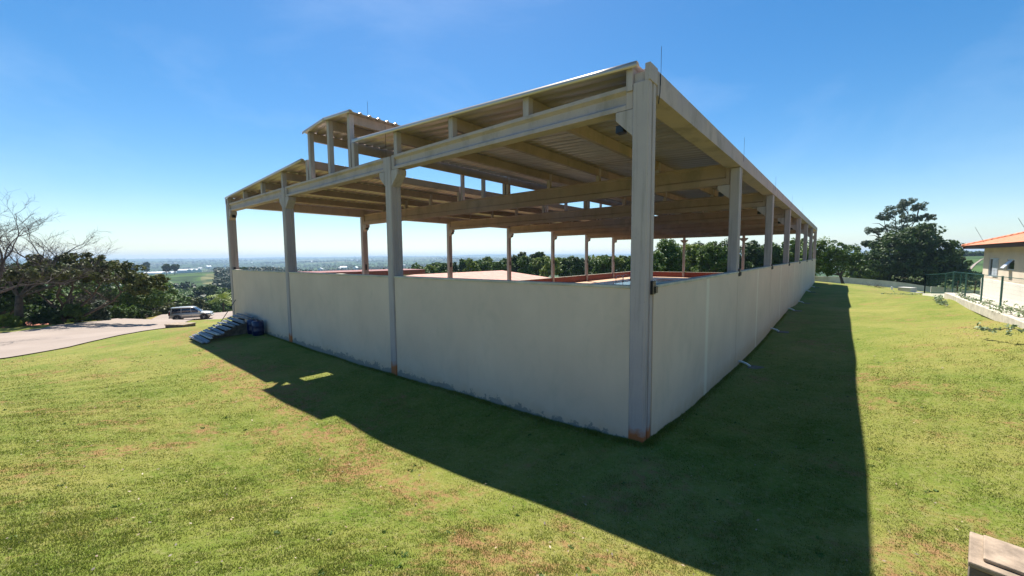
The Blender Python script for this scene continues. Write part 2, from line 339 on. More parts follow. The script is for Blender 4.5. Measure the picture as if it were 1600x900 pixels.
# ------------------------------------------------------------------ road (asphalt-gravel drive)
m, n, b = newmat('dusty_road'); v = pos(n)
c = mixc(n, ramp(n, noise(n, v, 0.25, 6), 0.35, 0.7), (0.25, 0.20, 0.165), (0.31, 0.25, 0.21))
c = mixc(n, math_(n, 'MULTIPLY', ramp(n, noise(n, v, 9, 5, 0.7), 0.5, 0.75), 0.4), c, (0.23, 0.19, 0.16))
n.links.new(c, b.inputs['Base Color']); b.inputs['Roughness'].default_value = 0.95; bump(n, b, noise(n, v, 40, 3), 0.5, 0.02); M['road'] = m
def strip(name, A, B, mat, off=0.05, sub=12, across=14):
    """surface between two edge polylines draped on the ground"""
    A = np.array(A, float); B = np.array(B, float)
    def res(P):
        t = np.arange(len(P)); q = np.linspace(0, len(P)-1, (len(P)-1)*sub+1); return np.stack([np.interp(q, t, P[:, 0]), np.interp(q, t, P[:, 1])], -1)
    a, b2 = res(A), res(B); n1 = len(a); u = np.linspace(0, 1, across)[None, :, None]
    P = a[:, None, :]*(1-u) + b2[:, None, :]*u; Pz = height(P[..., 0].ravel(), P[..., 1].ravel()).reshape(P.shape[:2]) + off
    V = np.dstack([P, Pz]).reshape(-1, 3); i, j = np.meshgrid(np.arange(n1-1), np.arange(across-1), indexing='ij'); i = i.ravel(); j = j.ravel()
    F_ = np.stack([i*across+j, i*across+j+1, (i+1)*across+j+1, (i+1)*across+j], -1)
    return npmesh(name, V, F_, mat, smooth=True)
tag(strip('path', [pd(1505, 150), pd(1512, 172), pd(1519, 200), pd(1528, 232), pd(1540, 260)], [pd(1510, 150), pd(1517, 172), pd(1523, 200), pd(1531, 232), pd(1543, 262)], M['road'], .25), kind='structure')
near = [(-24, -24), (-24.8, -13), pd(0, 17), pd(100, 19.2), pd(200, 24), pd(260, 30.5), pd(300, 41), pd(337, 46), pd(352, 50), pd(380, 56), pd(420, 64)]
farE = [(-48, -26), (-43.5, -16), pd(0, 27), pd(62, 29), pd(102, 33), pd(180, 40), pd(240, 50), pd(275, 57), pd(310, 64), pd(352, 70), pd(400, 78)]
rd = strip('road', near, farE, M['road']); tag(rd, kind='structure')

# ------------------------------------------------------------------ the open shed
W = 22.6; BAY = 7.6; NB = 7; CW, CD = 0.28, 0.36
XC = [-CW/2, -7.64, -15.14, -W+CW/2]
shed = thing('open_shed', 'long open-sided precast concrete shed with beige half walls and metal roof', 'shed')
def roof_z(x):   # underside height of the main roof slopes
    return 6.60 + 0.052*min(-x-0.19, x+W-0.19) if True else 0
def lant_z(x): return 8.02 + 0.075*(1.62-abs(x+11.2))
def ibeam(x0, x1, y0, z0, z1, deep=False):
    c0 = y0+0.18; fw, web = 0.14, 0.065 if not deep else 0.085
    bf = 0.08 if not deep else 0.2; tf = 0.07 if not deep else 0.04
    poly = [(c0-fw, z0), (c0+fw, z0), (c0+fw, z0+bf), (c0+web, z0+bf+0.05), (c0+web, z1-tf-0.05), (c0+fw, z1-tf), (c0+fw, z1), (c0-fw, z1), (c0-fw, z1-tf), (c0-web, z1-tf-0.05), (c0-web, z0+bf+0.05), (c0-fw, z0+bf)]
    mb = MB(); e = 0.12
    mb.prism(poly, 0, x0+e, x1-e)
    for a, b3 in ((x0, x0+e), (x1-e, x1)): mb.box(a, b3, c0-fw+.004, c0+fw-.004, z0, z1)
    return mb
def corbel(mb, xf, sgn, y0, top):
    L = 0.32 if top > 5.8 else 0.36
    poly = [(xf, top), (xf+sgn*L, top), (xf+sgn*L, top-0.14), (xf, top-0.46)]
    if sgn < 0: poly = poly[::-1]
    # prism along y expects (x,z) poly
    mb.prism(poly, 1, y0+0.03, y0+0.33)
def column(xc, y0, ztop, corb, ctop, zbot=-0.6):
    mb = MB(); x0, x1 = xc-CW/2, xc+CW/2; g = 0.018
    # shaft with chamfered arrises and a shallow vertical groove on the long faces
    ch = 0.02; yc = y0+CD/2
    poly = [(x0+ch, y0), (x1-ch, y0), (x1, y0+ch), (x1, yc-.035), (x1-g, yc-.03), (x1-g, yc+.03), (x1, yc+.035), (x1, y0+CD-ch), (x1-ch, y0+CD), (x0+ch, y0+CD), (x0, y0+CD-ch), (x0, yc+.035), (x0+g, yc+.03), (x0+g, yc-.03), (x0, yc-.035), (x0, y0+ch)]
    mb.prism(poly, 2, zbot, ztop)
    o = mb.build('column', M['concrete'], shed)
    for sg in corb:
        cb = MB(); corbel(cb, x1 if sg > 0 else x0, sg, y0, ctop); k = cb.build('corbel', M['concrete'], o, bevel=0.008)
    return o
cols = {}
for k in range(NB+1):
    y0 = BAY*k; bot = 5.92 if k == 0 else 5.65
    xs = XC if k in (0, NB) else (XC[0], XC[3])
    for ci, xc in enumerate(xs):
        edge = xc in (XC[0], XC[3]); sg = (-1,) if xc == XC[0] else (1,) if xc == XC[3] else (-1, 1)
        co = column(xc, y0, 6.32 if edge and k == 0 else 6.14 if edge else 6.30, sg, bot); cols[(k, ci)] = co
        if edge and k == 0:
            hd = MB(); mx_ = (lambda a: a) if xc == XC[0] else (lambda a: -W-a)
            for (a, b2, c, d, e, f) in ((-.28, -.072, .06, .355, 6.322, 6.50), (-.07, .02, .0, .355, 6.322, 6.60), (-.40, -.283, .0, .355, 6.22, 6.60)):
                hd.box(min(mx_(a), mx_(b2)), max(mx_(a), mx_(b2)), c, d, e, f)
            hd.build('column_head', M['concrete'], co, bevel=.008)
        if edge or k == 0:
            s_x = xc-0.5 if xc == XC[0] else xc+0.5
            if edge:   # small floodlight hanging below the corbel
                lp = MB(); lx = xc + (-0.42 if xc == XC[0] else 0.42); lp.box(lx-.07, lx+.07, y0+.1, y0+.26, bot-.33, bot-.2); lp.tube([(lx, y0+.18, bot-.2), (lx, y0+.18, bot-.12)], .012, 6)
                lp.build('floodlight', M['black'], co, bevel=.01)
        if xc == XC[0]:    # black cable bracket at wall-top height
            br = MB(); br.box(0.0, 0.05, y0+.22, y0+.36, 2.72, 2.96); br.box(0.012, 0.07, y0+.31, y0+.42, 2.74, 2.86); br.build('bracket', M['black'], co, bevel=.006)
        elif xc == XC[3]:
            br = MB(); br.box(-W+CW, -W+CW+.05, y0+.1, y0+.2, 2.62, 3.0); br.build('bracket', M['black'], co, bevel=.006)
# front and back beams, one per bay between columns; interior beams clear span
for k in range(NB+1):
    y0 = BAY*k
    if k in (0, NB):
        for a, b2 in ((XC[3], XC[2]), (XC[2], XC[1]), (XC[1], XC[0])):
            ibeam(a+CW/2+.012, b2-CW/2-.012, y0, 5.93, 6.33).build('beam', M['beam_front'], shed, bevel=.006)
    else:
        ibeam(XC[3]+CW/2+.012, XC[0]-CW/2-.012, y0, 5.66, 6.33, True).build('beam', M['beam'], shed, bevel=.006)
# eave gutter beams on both long sides (U section), one per bay
for side in (0, 1):
    for k in range(NB):
        a = BAY*k + (.365 if k == 0 else .008); b2 = BAY*(k+1) - .008 + (CD if k == NB-1 else 0)
        poly = [(-.40, 6.16), (.02, 6.16), (.02, 6.57), (-.06, 6.57), (-.07, 6.27), (-.33, 6.27), (-.34, 6.605), (-.40, 6.605)]
        if side: poly = [(-W-x, z) for x, z in poly][::-1]
        if side and k == 0: pass
        MB().prism(poly, 1, a, b2).build('gutter_beam', M['beam_front'], shed, bevel=.005)
# purlins and their posts
PX = [-2.62, -4.95, -7.28, -9.6, -12.95, -15.28, -17.6, -19.95]; LX = [-9.82, -11.2, -12.68]
for k in range(NB+1):
    y0 = BAY*k
    for x in PX + LX:
        lant = x in LX; zt = (lant_z(x) if lant else roof_z(x)) - .01
        MB().box(x-.075, x+.075, y0+.05, y0+.21, 6.325, zt).build('post', M['concrete'], shed, bevel=.006)
        if k < NB:
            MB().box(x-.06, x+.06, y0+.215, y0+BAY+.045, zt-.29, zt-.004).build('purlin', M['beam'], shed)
# trapezoidal roof sheets, ribs run down the slope
def sheet(x0, z0, x1, z1, ya, yb, drop=0.05):
    pr = [(ya, -drop), (ya+.002, 0.05)]; y = ya + .05; P = .33
    while y < yb-.3:
        pr += [(y, .052), (y+.03, .052), (y+.075, .004), (y+.285, .004)]; y += P
    pr += [(yb-.002, .05), (yb, -drop)]
    nx = 10; V = []; F_ = []
    for i in range(nx+1):
        t = i/nx; x = x0+(x1-x0)*t; z = z0+(z1-z0)*t
        for (yy, h) in pr: V.append((x, yy, z+h))
    n_ = len(pr)
    for i in range(nx):
        for j in range(n_-1): F_.append((i*n_+j, (i+1)*n_+j, (i+1)*n_+j+1, i*n_+j+1))
    o = npmesh('roof_sheet', np.array(V), np.array(F_), M['sheet'], shed)
    md = o.modifiers.new('thickness', 'SOLIDIFY'); md.thickness = 0.004; md.offset = 1
    return o
YE = BAY*NB + CD + .1
sheet(-.19, roof_z(-.19), -9.44, roof_z(-9.44), -.07, YE); sheet(-W+.19, roof_z(-W+.19), -12.8-.3, roof_z(-13.1), -.07, YE)
sheet(-9.5, lant_z(-9.5), -11.2, lant_z(-11.2), -.07, YE); sheet(-12.9, lant_z(-12.9), -11.2, lant_z(-11.2)+.0, -.07, YE)
# wall panels
def panel(x0, x1, y0, y1, zt, zb=-.7, mat='wall', cap=True, name='wall_panel'):
    o = MB().box(x0, x1, y0, y1, zb, zt-.055).build(name, M[mat], shed)
    if cap:
        e = .018; MB().box(x0 - (e if x1-x0 < 1 else 0), x1 + (e if x1-x0 < 1 else 0), y0 - (e if y1-y0 < 1 else 0), y1 + (e if y1-y0 < 1 else 0), zt-.055, zt).build('wall_cap', M['cap'], o, bevel=.008)
    return o
for a, b2 in ((XC[3], XC[2]), (XC[2], XC[1]), (XC[1], XC[0])): panel(a+CW/2+.003, b2-CW/2-.003, .035, .19, 2.88)
for k in range(NB):
    a = .365 if k == 0 else BAY*k+.19; b2 = BAY*(k+1)+.17 if k < NB-1 else BAY*NB+CD
    panel(-.15, .012, a, b2, 2.88); 
for k in range(NB):
    a = BAY*k+CD+.003; b2 = BAY*(k+1)-.003
    o = panel(-W, -W+.16, a, b2, 1.06); MB().box(-W+.163, -W+.18, a, b2, -.2, 1.0).build('red_band', M['red'], o)
for a, b2 in ((XC[3], XC[2]), (XC[2], XC[1]), (XC[1], XC[0])):
    o = panel(a+CW/2+.003, b2-CW/2-.003, NB*BAY+.1, NB*BAY+.26, 1.05); MB().box(a+CW/2+.003, b2-CW/2-.003, NB*BAY+.08, NB*BAY+.097, -.2, .99).build('red_band', M['red'], o)
# lightning rods and their cables
def rod(x, y, z0, z1, rad=.007, cable=None):
    mb = MB().tube([(x, y, z0), (x, y, z1)], rad, 5); o = mb.build('lightning_rod', M['cable'], shed)
    if cable: MB().tube(cable, .008, 5).build('cable', M['cable'], o)
rod(.035, .45, 6.35, 7.0, .004, cable=[(.03, .45, 6.5), (.045, .40, 6.52), (.05, .38, 6.2), (.03, .37, 6.02)])
for k in range(1, 7, 1): rod(.035, BAY*k+.3, 6.35, 7.0 + (.1 if k == 1 else 0), .004)
rod(-7.7, .02, 6.3, 7.2, .006); rod(-9.55, .6, 7.9, 8.5, .005); rod(-12.2, 1.4, 6.6, 7.9, .006)
# interior slab, deck and basin
sl_ = MB().box(-W+.17, -.16, .2, NB*BAY+.07, -.6, .28).build('floor_slab', M['terra'], shed)
MB().box(-19.6, -1.6, 6, 50.5, .285, .34).build('deck', M['deck'], shed, bevel=.01)
MB().box(-17.2, -4.2, 14, 46, .343, .36).build('basin', M['water'], shed)
for (hx, hy) in ((-17.0, 36.0),):
    t = thing('pool_ladder', 'chrome pool handrail loops standing on the floor inside the shed', 'handrail', (hx, hy, .34))
    for dy in (-.9, .9):
        pts = [(0, dy, 0)] + [(0+.45-.45*math.cos(a), dy, .55+.4*math.sin(a)) for a in np.linspace(0, math.pi, 10)] + [(.9, dy, .2)]
        MB().tube(pts, .03, 8).build('rail', M['chrome'], t, smooth=True)

# ------------------------------------------------------------------ trees
def leaves(name, mat, clumps, per, size, parent=None, flat=0.5, seed=0, jitter=1.0, shell=True):
    """clumps: array (n,4) centre+radius.  diamond leaf sprays scattered through each clump"""
    r = np.random.default_rng(seed+11); C = np.asarray(clumps, float); n_ = len(C)*per
    c = np.repeat(C, per, 0); d = r.normal(size=(n_, 3)); d /= np.linalg.norm(d, axis=1)[:, None]
    rad = r.uniform(.25, 1, n_)**(.5 if shell else .8); P = c[:, :3] + d*(c[:, 3]*rad*jitter)[:, None]*np.array([1, 1, flat])
    nrm = r.normal(size=(n_, 3)) + d*.8 + np.array([0, 0, .7]); nrm /= np.linalg.norm(nrm, axis=1)[:, None]
    a = np.cross(nrm, r.normal(size=(n_, 3))); a /= np.linalg.norm(a, axis=1)[:, None]; b2 = np.cross(nrm, a)
    s = size*r.uniform(.5, 1.3, n_)[:, None]; a = a*s; b2 = b2*s*.55
    V = np.stack([P-a, P+b2, P+a, P-b2], 1).reshape(-1, 3)
    cl = np.repeat(r.uniform(0, 1, len(C)), per); at = np.clip(.55*cl + .45*r.uniform(0, 1, n_), 0, 1)
    return npmesh(name, V, np.arange(n_*4).reshape(-1, 4), mat, parent, attr=at)
def lobes(spec, per, seed, rs=(.22, .42)):
    """spec: list of (cx,cy,cz,rx,ry,rz) -> clump centres near each lobe's shell"""
    r = np.random.default_rng(seed); out_ = []
    for (x, y, z, a, b2, c) in spec:
        d = r.normal(size=(per, 3)); d /= np.linalg.norm(d, axis=1)[:, None]; q = r.uniform(.45, 1.02, per)
        out_.append(np.column_stack([x+d[:, 0]*a*q, y+d[:, 1]*b2*q, z+d[:, 2]*c*q, r.uniform(*rs, per)*min(a, c)*1.1]))
    return np.vstack(out_)
def limb_mesh(base, targets, r0, seed, forks=True, fork_h=.35, wob=.12):
    r = random.Random(seed); mb = MB(); base = Vector(base)
    top = Vector((0, 0, 0))
    for t in targets: top += Vector(t)
    top /= len(targets); fk = base + (top-base)*fork_h; fk.x = base.x + (top.x-base.x)*.25; fk.y = base.y + (top.y-base.y)*.25
    mb.tube([base - Vector((0, 0, .3)), base + Vector((0, 0, .1)), base.lerp(fk, .5) + Vector((r.uniform(-.1, .1), r.uniform(-.1, .1), 0)), fk], [r0*1.5, r0*1.15, r0, r0*.85], 9)
    for t in targets:
        t = Vector(t); L = (t-fk).length; pts = [fk]; 
        for i in range(1, 6):
            u = i/5; p = fk.lerp(t, u); p.z += math.sin(u*math.pi)*-.06*L + 0; p += Vector((r.uniform(-1, 1), r.uniform(-1, 1), r.uniform(-.6, .6)))*wob*L*.3*(1 if i < 5 else 0)
            pts.append(p)
        rr_ = r0*.6; mb.tube(pts, [rr_*(1-.17*i) for i in range(6)], 6)
        for q in range(3):
            p = pts[2+q]; e = p + Vector((r.uniform(-1, 1), r.uniform(-1, 1), r.uniform(.1, .9)))*L*.3; mb.tube([p, p.lerp(e, .5)+Vector((0, 0, .05*L)), e], [rr_*.45, rr_*.3, rr_*.1], 5)
    return mb
def tree(label, base, spec, trunk_r, mat, per, leafn, leafs, seed, bark='bark', group=None, cat='tree', flat=.8, fork_h=.35, rs=(.22, .42), name='broadleaf_tree'):
    """spec lobes relative to base"""
    t = thing(name, label, cat, base, 0, group)
    cl = lobes(spec, per, seed, rs); leaves('crown', M[mat], cl, leafn, leafs, t, flat, seed)
    tg = [s[:3] for s in spec]
    limb_mesh((0, 0, 0), tg[:7], trunk_r, seed, fork_h=fork_h).build('trunk', M[bark], t, smooth=True)
    return t
def auto_spec(h, w_, crown_from, n_, seed, squash=.8):
    r = random.Random(seed); L = []
    for i in range(n_):
        a = r.uniform(0, 6.28); q = math.sqrt(r.random())*w_*.62; zf = r.random(); z = crown_from + (h-crown_from)*(.2+.62*zf); q *= (1.1-.75*zf)
        s = w_*r.uniform(.32, .5); L.append((q*math.cos(a), q*math.sin(a), z, s, s, s*squash))
    return L
def bare(mb, p, d, L, r0, depth, rnd, up=.1, spread=.7, kids=3):
    """recursive leafless branching"""
    pts = [Vector(p)]; dd = Vector(d).normalized(); n_ = 5 if depth > 2 else 4
    for i in range(n_):
        dd = (dd + Vector((rnd.uniform(-1, 1), rnd.uniform(-1, 1), rnd.uniform(-.7, .7)+up))*.22).normalized(); pts.append(pts[-1]+dd*L/n_)
    mb.tube(pts, [max(r0*(1-.5*i/n_), .004) for i in range(n_+1)], 5 if depth > 2 else 3, cap=False)
    if depth == 0: return
    for q in range(kids+(1 if depth < 3 else 0)):
        k = rnd.randint(1, n_) if q else n_; a = (dd + Vector((rnd.uniform(-1, 1), rnd.uniform(-1, 1), rnd.uniform(-.5, .7)))*spread*1.3).normalized()
        bare(mb, pts[k], a, L*rnd.uniform(.55, .78), max(r0*.52, .006), depth-1, rnd, up, spread, kids)

# left edge, beyond the road
bx, by_ = pd(26, 31.5); bz = H(bx, by_)
t = thing('bare_tree', 'tall leafless tree with reddish trunk on the grass verge at the far left', 'tree', (bx, by_, bz))
mb = MB(); rnd = random.Random(5); mb.tube([(0, 0, -.3), (.1, 0, 1.2), (.3, .1, 2.4)], [.30, .24, .2], 10)
RTv = Vector((RT[0], RT[1], 0)); FWv = Vector((FW[0], FW[1], 0))
mb2 = MB()
for dirv, L, r0 in ((RTv*.5+Vector((0, 0, .8)), 2.9, .11), (RTv*-.6+Vector((0, 0, .9)), 3.6, .13), (RTv*1.0+Vector((0, 0, .50)), 3.3, .10), (RTv*-.1+FWv*-.5+Vector((0, 0, 1)), 3.2, .1), (FWv*.6+RTv*.3+Vector((0, 0, .8)), 3.4, .11), (RTv*.9-FWv*.4+Vector((0, 0, .75)), 3.0, .09)):
    bare(mb2, (.3, .1, 2.3), dirv, L, r0, 5, rnd, .05, .75, 3)
mb.build('trunk', M['bark'], t, smooth=True); mb2.build('branches', M['bark_pale'], t)
bx, by_ = pd(-20, 24); bz = H(bx, by_)
t = thing('bare_tree', 'leafless tree reaching into the sky from outside the left edge', 'tree', (bx, by_, bz))
mb = MB(); rnd = random.Random(11); mb.tube([(0, 0, -.3), (.1, 0, 1.4), (0, .1, 2.6)], [.22, .18, .14], 9); mb.build('trunk', M['bark'], t, smooth=True); mb2 = MB()
for dirv, L, r0 in ((RTv*.55+Vector((0, 0, .9)), 2.6, .09), (RTv*-.3+Vector((0, 0, 1)), 2.6, .09), (RTv*.8+Vector((0, 0, .4)), 2.3, .08)):
    bare(mb2, (0, .1, 2.5), dirv, L, r0, 5, rnd, .05, .7, 3)
mb2.build('branches', M['bark_pale'], t)

def T(px, d, **k): x, y = pd(px, d); return (x, y, H(x, y)+k.get('dz', 0))
def hpx(px): return 408.9 - px*14.2/1600
def TH(px, d, ytop):   # tree height so that its top reaches a given sight line
    x, y = pd(px, d); return CAM[2] + (hpx(px)-ytop)/622.4*d - H(x, y)
def R3(l, f, z, a, b2, c): v = RTv*l + FWv*f; return (v.x, v.y, z, a, b2, c)
# broad rain-tree canopies behind the bare tree
tree('dark wide-crowned tree behind the bare tree at the left edge of the photo', T(-10, 35), [R3(-5, 1, 4.3, 3.4, 3.4, 1.5), R3(0, 0, 5.0, 3.6, 3.6, 1.5), R3(4, 0, 4.6, 3.2, 3.2, 1.4), R3(1, 3, 4.0, 3.6, 3.6, 1.5), R3(2, -2, 3.4, 2.6, 2.6, 1.3), R3(-3, -1, 2.6, 2.6, 2.6, 1.4)], .3, 'leaf_dark', 40, 60, .17, 21, fork_h=.3)
tree('spreading flat-topped tree with several dark leaning stems beside the road', T(88, 33.5), [R3(-2.5, 0, 4.2, 2.6, 2.6, 1.0), R3(1.2, .5, 5.0, 2.9, 2.9, 1.0), R3(4.6, 0, 4.3, 2.6, 2.6, .95), R3(2.3, -2, 4.3, 2.4, 2.4, .85), R3(6.6, .5, 3.3, 1.9, 1.9, .9), R3(-.5, 2, 4.6, 2.8, 2.8, 1.0)], .24, 'leaf_olive', 46, 60, .15, 22, fork_h=.12)
tree('dense round dark tree between the flat-topped tree and the silver car', T(165, 45), [R3(-2, 0, 3.6, 2.8, 2.8, 2), R3(1.5, 0, 4.4, 3, 3, 1.9), R3(4, 1, 3.2, 2.4, 2.4, 1.7), R3(0, -1.4, 2.2, 2.8, 2.8, 1.7)], .22, 'leaf_mid', 40, 55, .18, 23)
rb = random.Random(31)
for i, (px, d, h, w_, mt, lb) in enumerate((
    (205, 50, 4.2, 3.2, 'leaf_dark', 'dark bushy tree at the road edge left of the car'),
    (243, 62, 4.5, 3.8, 'leaf_olive', 'olive brown tree just behind the rear of the silver car'),
    (270, 72, 5.0, 4.6, 'leaf_mid', 'green low-crowned tree directly behind the silver car'),
    (300, 78, 4.6, 4.2, 'leaf_olive', 'yellowish spreading tree behind the bonnet of the silver car'),
    (232, 78, 6.0, 5.0, 'leaf_dark', 'dark tree behind the road edge trees below the green field'),
    (130, 48, 5.6, 4.4, 'leaf_dark', 'dark tree filling the gap behind the flat-topped tree'),
    (60, 44, 6.6, 5.0, 'leaf_dark', 'tall dark tree behind the leafless tree'),
    (185, 62, 6.6, 4.2, 'leaf_mid', 'mid green tree rising behind the dark road edge bushes'),
    (322, 98, 6.4, 5.4, 'leaf_mid', 'green tree beyond the small lawn next to the palm'),
    (288, 100, 5.4, 5.6, 'leaf_dark', 'dark tree below the tan field'),
    (250, 105, 5.6, 6.0, 'leaf_mid', 'rounded green tree below the white greenhouses'),
    (352, 120, 8.4, 6.0, 'leaf_mid', 'green tree half hidden by the left corner of the shed'))):
    tree(lb, T(px, d), auto_spec(h, w_, .8, 9, i+40, .7), .15+h*.015, mt, 22, 42, .15+.0014*d, 60+i, group='trees along the far side of the road')
# low shrubs along the road edge
for i, (px, d, h, w_, mt, lb) in enumerate((
    (112, 33.5, 1.5, 1.4, 'leaf_mid', 'leafy shrub at the road edge under the flat-topped tree'), (148, 37, 1.7, 1.7, 'leaf_grey', 'pale green shrub at the road edge right of the leaning stems'),
    (185, 42, 1.8, 1.7, 'leaf_mid', 'bright green shrub at the road edge left of the car'), (10, 30.5, 1.1, 1.0, 'leaf_lime', 'lime coloured low shrub at the far left verge'),
    (262, 68, 1.6, 2.2, 'leaf_olive', 'olive shrub behind the roof of the silver car'), (350, 82, 1.5, 1.8, 'leaf_dark', 'small dark bush at the foot of the palm'), (215, 48, 1.5, 1.6, 'leaf_dark', 'dark shrub touching the road edge behind the car'), (72, 32.5, 1.3, 1.2, 'leaf_dark', 'dark shrub beside the trunk of the leafless tree'))):
    t = thing('shrub', lb, 'shrub', T(px, d), 0, 'shrubs along the road'); leaves('foliage', M[mt], lobes(auto_spec(h, w_, .1, 5, i+80), 16, i+90), 45, .13+.0012*d, t, .7, i)
    limb_mesh((0, 0, 0), [(w_*.2, 0, h*.5), (-w_*.2, .1, h*.5), (0, w_*.2, h*.55)], .03, i).build('stems', M['bark'], t)
# leafless scrub patch between the road trees
for px, d, sd, lb in ((225, 54, 3, 'greyish leafless small tree at the road edge left of the car'), (160, 38, 4, 'pale twiggy dead shrub under the flat-topped tree'), (258, 66, 6, 'brown twiggy leafless tree behind the back of the car')):
    t = thing('bare_tree', lb, 'tree', T(px, d)); mb = MB(); rnd = random.Random(sd); mb.tube([(0, 0, -.2), (0, 0, .5)], [.1, .08], 6); mb.build('trunk', M['bark_pale'], t); mb = MB()
    for q in range(5): bare(mb, (0, 0, .4), (rnd.uniform(-.8, .8), rnd.uniform(-.8, .8), .9), 1.6, .05, 4, rnd, .05, .8, 3)
    mb.build('branches', M['bark_pale'], t)
# palm
pb = T(347, 80); t = thing('palm_tree', 'small palm with yellow-green fronds on the lawn at the left corner of the shed', 'palm', pb)
MB().tube([(0, 0, -.3), (.05, 0, 1.5), (0, .05, 3.3)], [.28, .2, .17], 9).build('trunk', M['bark'], t, smooth=True)
V = []; rnd = random.Random(2)
for q in range(26):
    a = q*2.4; el = rnd.uniform(.1, 1.2); L = rnd.uniform(2.6, 3.6); p = Vector((0, 0, 3.3)); dd = Vector((math.cos(a)*math.cos(el), math.sin(a)*math.cos(el), math.sin(el)))
    sidev = Vector((-math.sin(a), math.cos(a), 0))
    for i in range(9):
        p2 = p + dd*L/9; dd = (dd + Vector((0, 0, -.2))).normalized(); wd = .62*math.sin(math.pi*(i+1)/10.5)+.1
        for sg in (-1, 1):
            e = (p+p2)/2 + sidev*sg*wd + Vector((0, 0, -.25*wd)) + dd*.15; V += [p, p.lerp(p2, .6), e, e - dd*.12]
        p = p2
V = np.array([tuple(q) for q in V]); npmesh('fronds', V, np.arange(len(V)).reshape(-1, 4), M['leaf_lime'], t, attr=RNG.uniform(0, 1, len(V)//4))

# tree belt seen through the shed
ORD = ['first', 'second', 'third', 'fourth', 'fifth', 'sixth', 'seventh', 'eighth', 'ninth', 'tenth', 'eleventh', 'twelfth', 'thirteenth', 'fourteenth', 'fifteenth', 'sixteenth', 'seventeenth', 'eighteenth', 'nineteenth', 'twentieth', 'twenty-first', 'twenty-second', 'twenty-third', 'twenty-fourth', 'twenty-fifth', 'twenty-sixth']; CNT = {}
for i in range(26):
    u = i/25; px = 655 + u*345; d = 118 - 14*u + (i % 3)*5; 
    b_ = T(px, d); h = TH(px, d, float(np.interp(px, [655, 700, 760, 800, 1000], [413, 409, 403, 398, 396])) + 2.5*math.sin(i*2.1))
    mt = ['leaf_mid', 'leaf_lime', 'leaf_mid', 'leaf_mid', 'leaf_dark', 'leaf_mid', 'leaf_lime'][i % 7]; tone = {'leaf_lime': 'bright lime green', 'leaf_mid': 'mid green', 'leaf_dark': 'dark green'}[mt]; CNT[mt] = CNT.get(mt, 0)+1
    tree(ORD[CNT[mt]-1]+' '+tone+' tree from the left in the belt behind the shed', b_, auto_spec(h, 3.6+.5*math.sin(i), .2, 11, i+140, .8), .16, mt, 20, 42, .26, 200+i, group='tree belt seen through the shed')
for i, (px, d, h) in enumerate(((815, 122, 9.4), (840, 128, 8.6))):
    tree(['taller dark tree standing out of the belt behind the shed', 'dark tree beside the tallest one of the belt behind the shed'][i], T(px, d), auto_spec(TH(px, d, (391, 394)[i]), 4.2, 1.5, 10, i+170), .25, 'leaf_dark', 22, 45, .28, 240+i)
for i, (px, d, h, w_, mt) in enumerate(((1016, 88, 384, 5.0, 'leaf_mid'), (1047, 96, 376, 6.0, 'leaf_mid'), (1083, 100, 380, 5.8, 'leaf_lime'), (1112, 92, 381, 5.6, 'leaf_mid'), (1142, 96, 376, 5.8, 'leaf_dark'), (1175, 96, 374, 4.8, 'leaf_dark'), (1205, 96, 375, 4.8, 'leaf_mid'), (1240, 92, 366, 5.2, 'leaf_mid'), (1085, 135, 373, 6.5, 'leaf_dark'), (1118, 140, 371, 6.5, 'leaf_dark'))):
    tree(['tall leafy tree behind the shed right of the near corner column', 'large green tree behind the shed in the first opening of the long side', 'bright green tree behind the far gable column', 'mid green tree behind the far gable of the shed', 'dark green tree behind the second column of the long side', 'dark tree seen between the second and third long-side columns', 'tree seen between the third and fourth long-side columns', 'tree seen between the last long-side columns', 'hilltop tree rising behind the bright green tree', 'hilltop tree just under the far gable beam'][i],
         T(px, d), auto_spec(TH(px, d, h), w_, .2, 14, i+260), .25, mt, 26, 48, .25, 280+i, group='tall trees behind the shed')

# right-hand trees beyond the boundary wall
b_ = T(1317, 63)
tree('small dark-stemmed tree in front of the boundary wall at the end of the shed', b_, [R3(-2.2, 0, 3.2, 2.2, 2.2, 1.6), R3(.2, 0, 5.0, 2.2, 2.2, 1.6), R3(-2.6, .4, 5.2, 2.0, 2.0, 1.6), R3(-4.6, 0, 5.6, 2.2, 2.2, 1.9), R3(1.2, 0, 3.8, 1.6, 1.6, 1.2), R3(-1.2, .5, 4.4, 2.2, 2.2, 1.6), R3(-4.4, 0, 3.0, 2.2, 2.2, 1.5)], .2, 'leaf_mid', 30, 60, .18, 300)
tree('bushy tree behind the boundary wall left of the big dark tree', T(1345, 82), auto_spec(TH(1345, 82, 388), 4.2, 1.0, 12, 301), .25, 'leaf_mid', 28, 55, .22, 302)
_b = T(1428, 80); _s = TH(1428, 80, 349)/12.4
tree('big spreading dark green tree behind the boundary wall', _b, [(a, b2, c*_s, d, e, f*_s) for a, b2, c, d, e, f in [R3(-7.5, 0, 5.0, 3.4, 3.2, 3.0), R3(-4, 0, 8.0, 4.0, 3.6, 3.0), R3(0, 0, 9.0, 4.4, 4, 3.2), R3(3.6, 0, 7.0, 3.8, 3.6, 3.2), R3(6.4, 0, 4.6, 3.0, 3.4, 3.0), R3(-2, -2, 4.2, 4.6, 4, 3.2), R3(2.6, -2, 3.6, 4.6, 4, 3), R3(-5.6, 1, 3.2, 3.6, 3.4, 2.8), R3(6.8, 1, 2.6, 3.0, 3.2, 2.6)]], .55, 'leaf_dark', 85, 80, .26, 303, fork_h=.3, rs=(.16, .32))
_s = TH(1405, 92, 306)/18.9
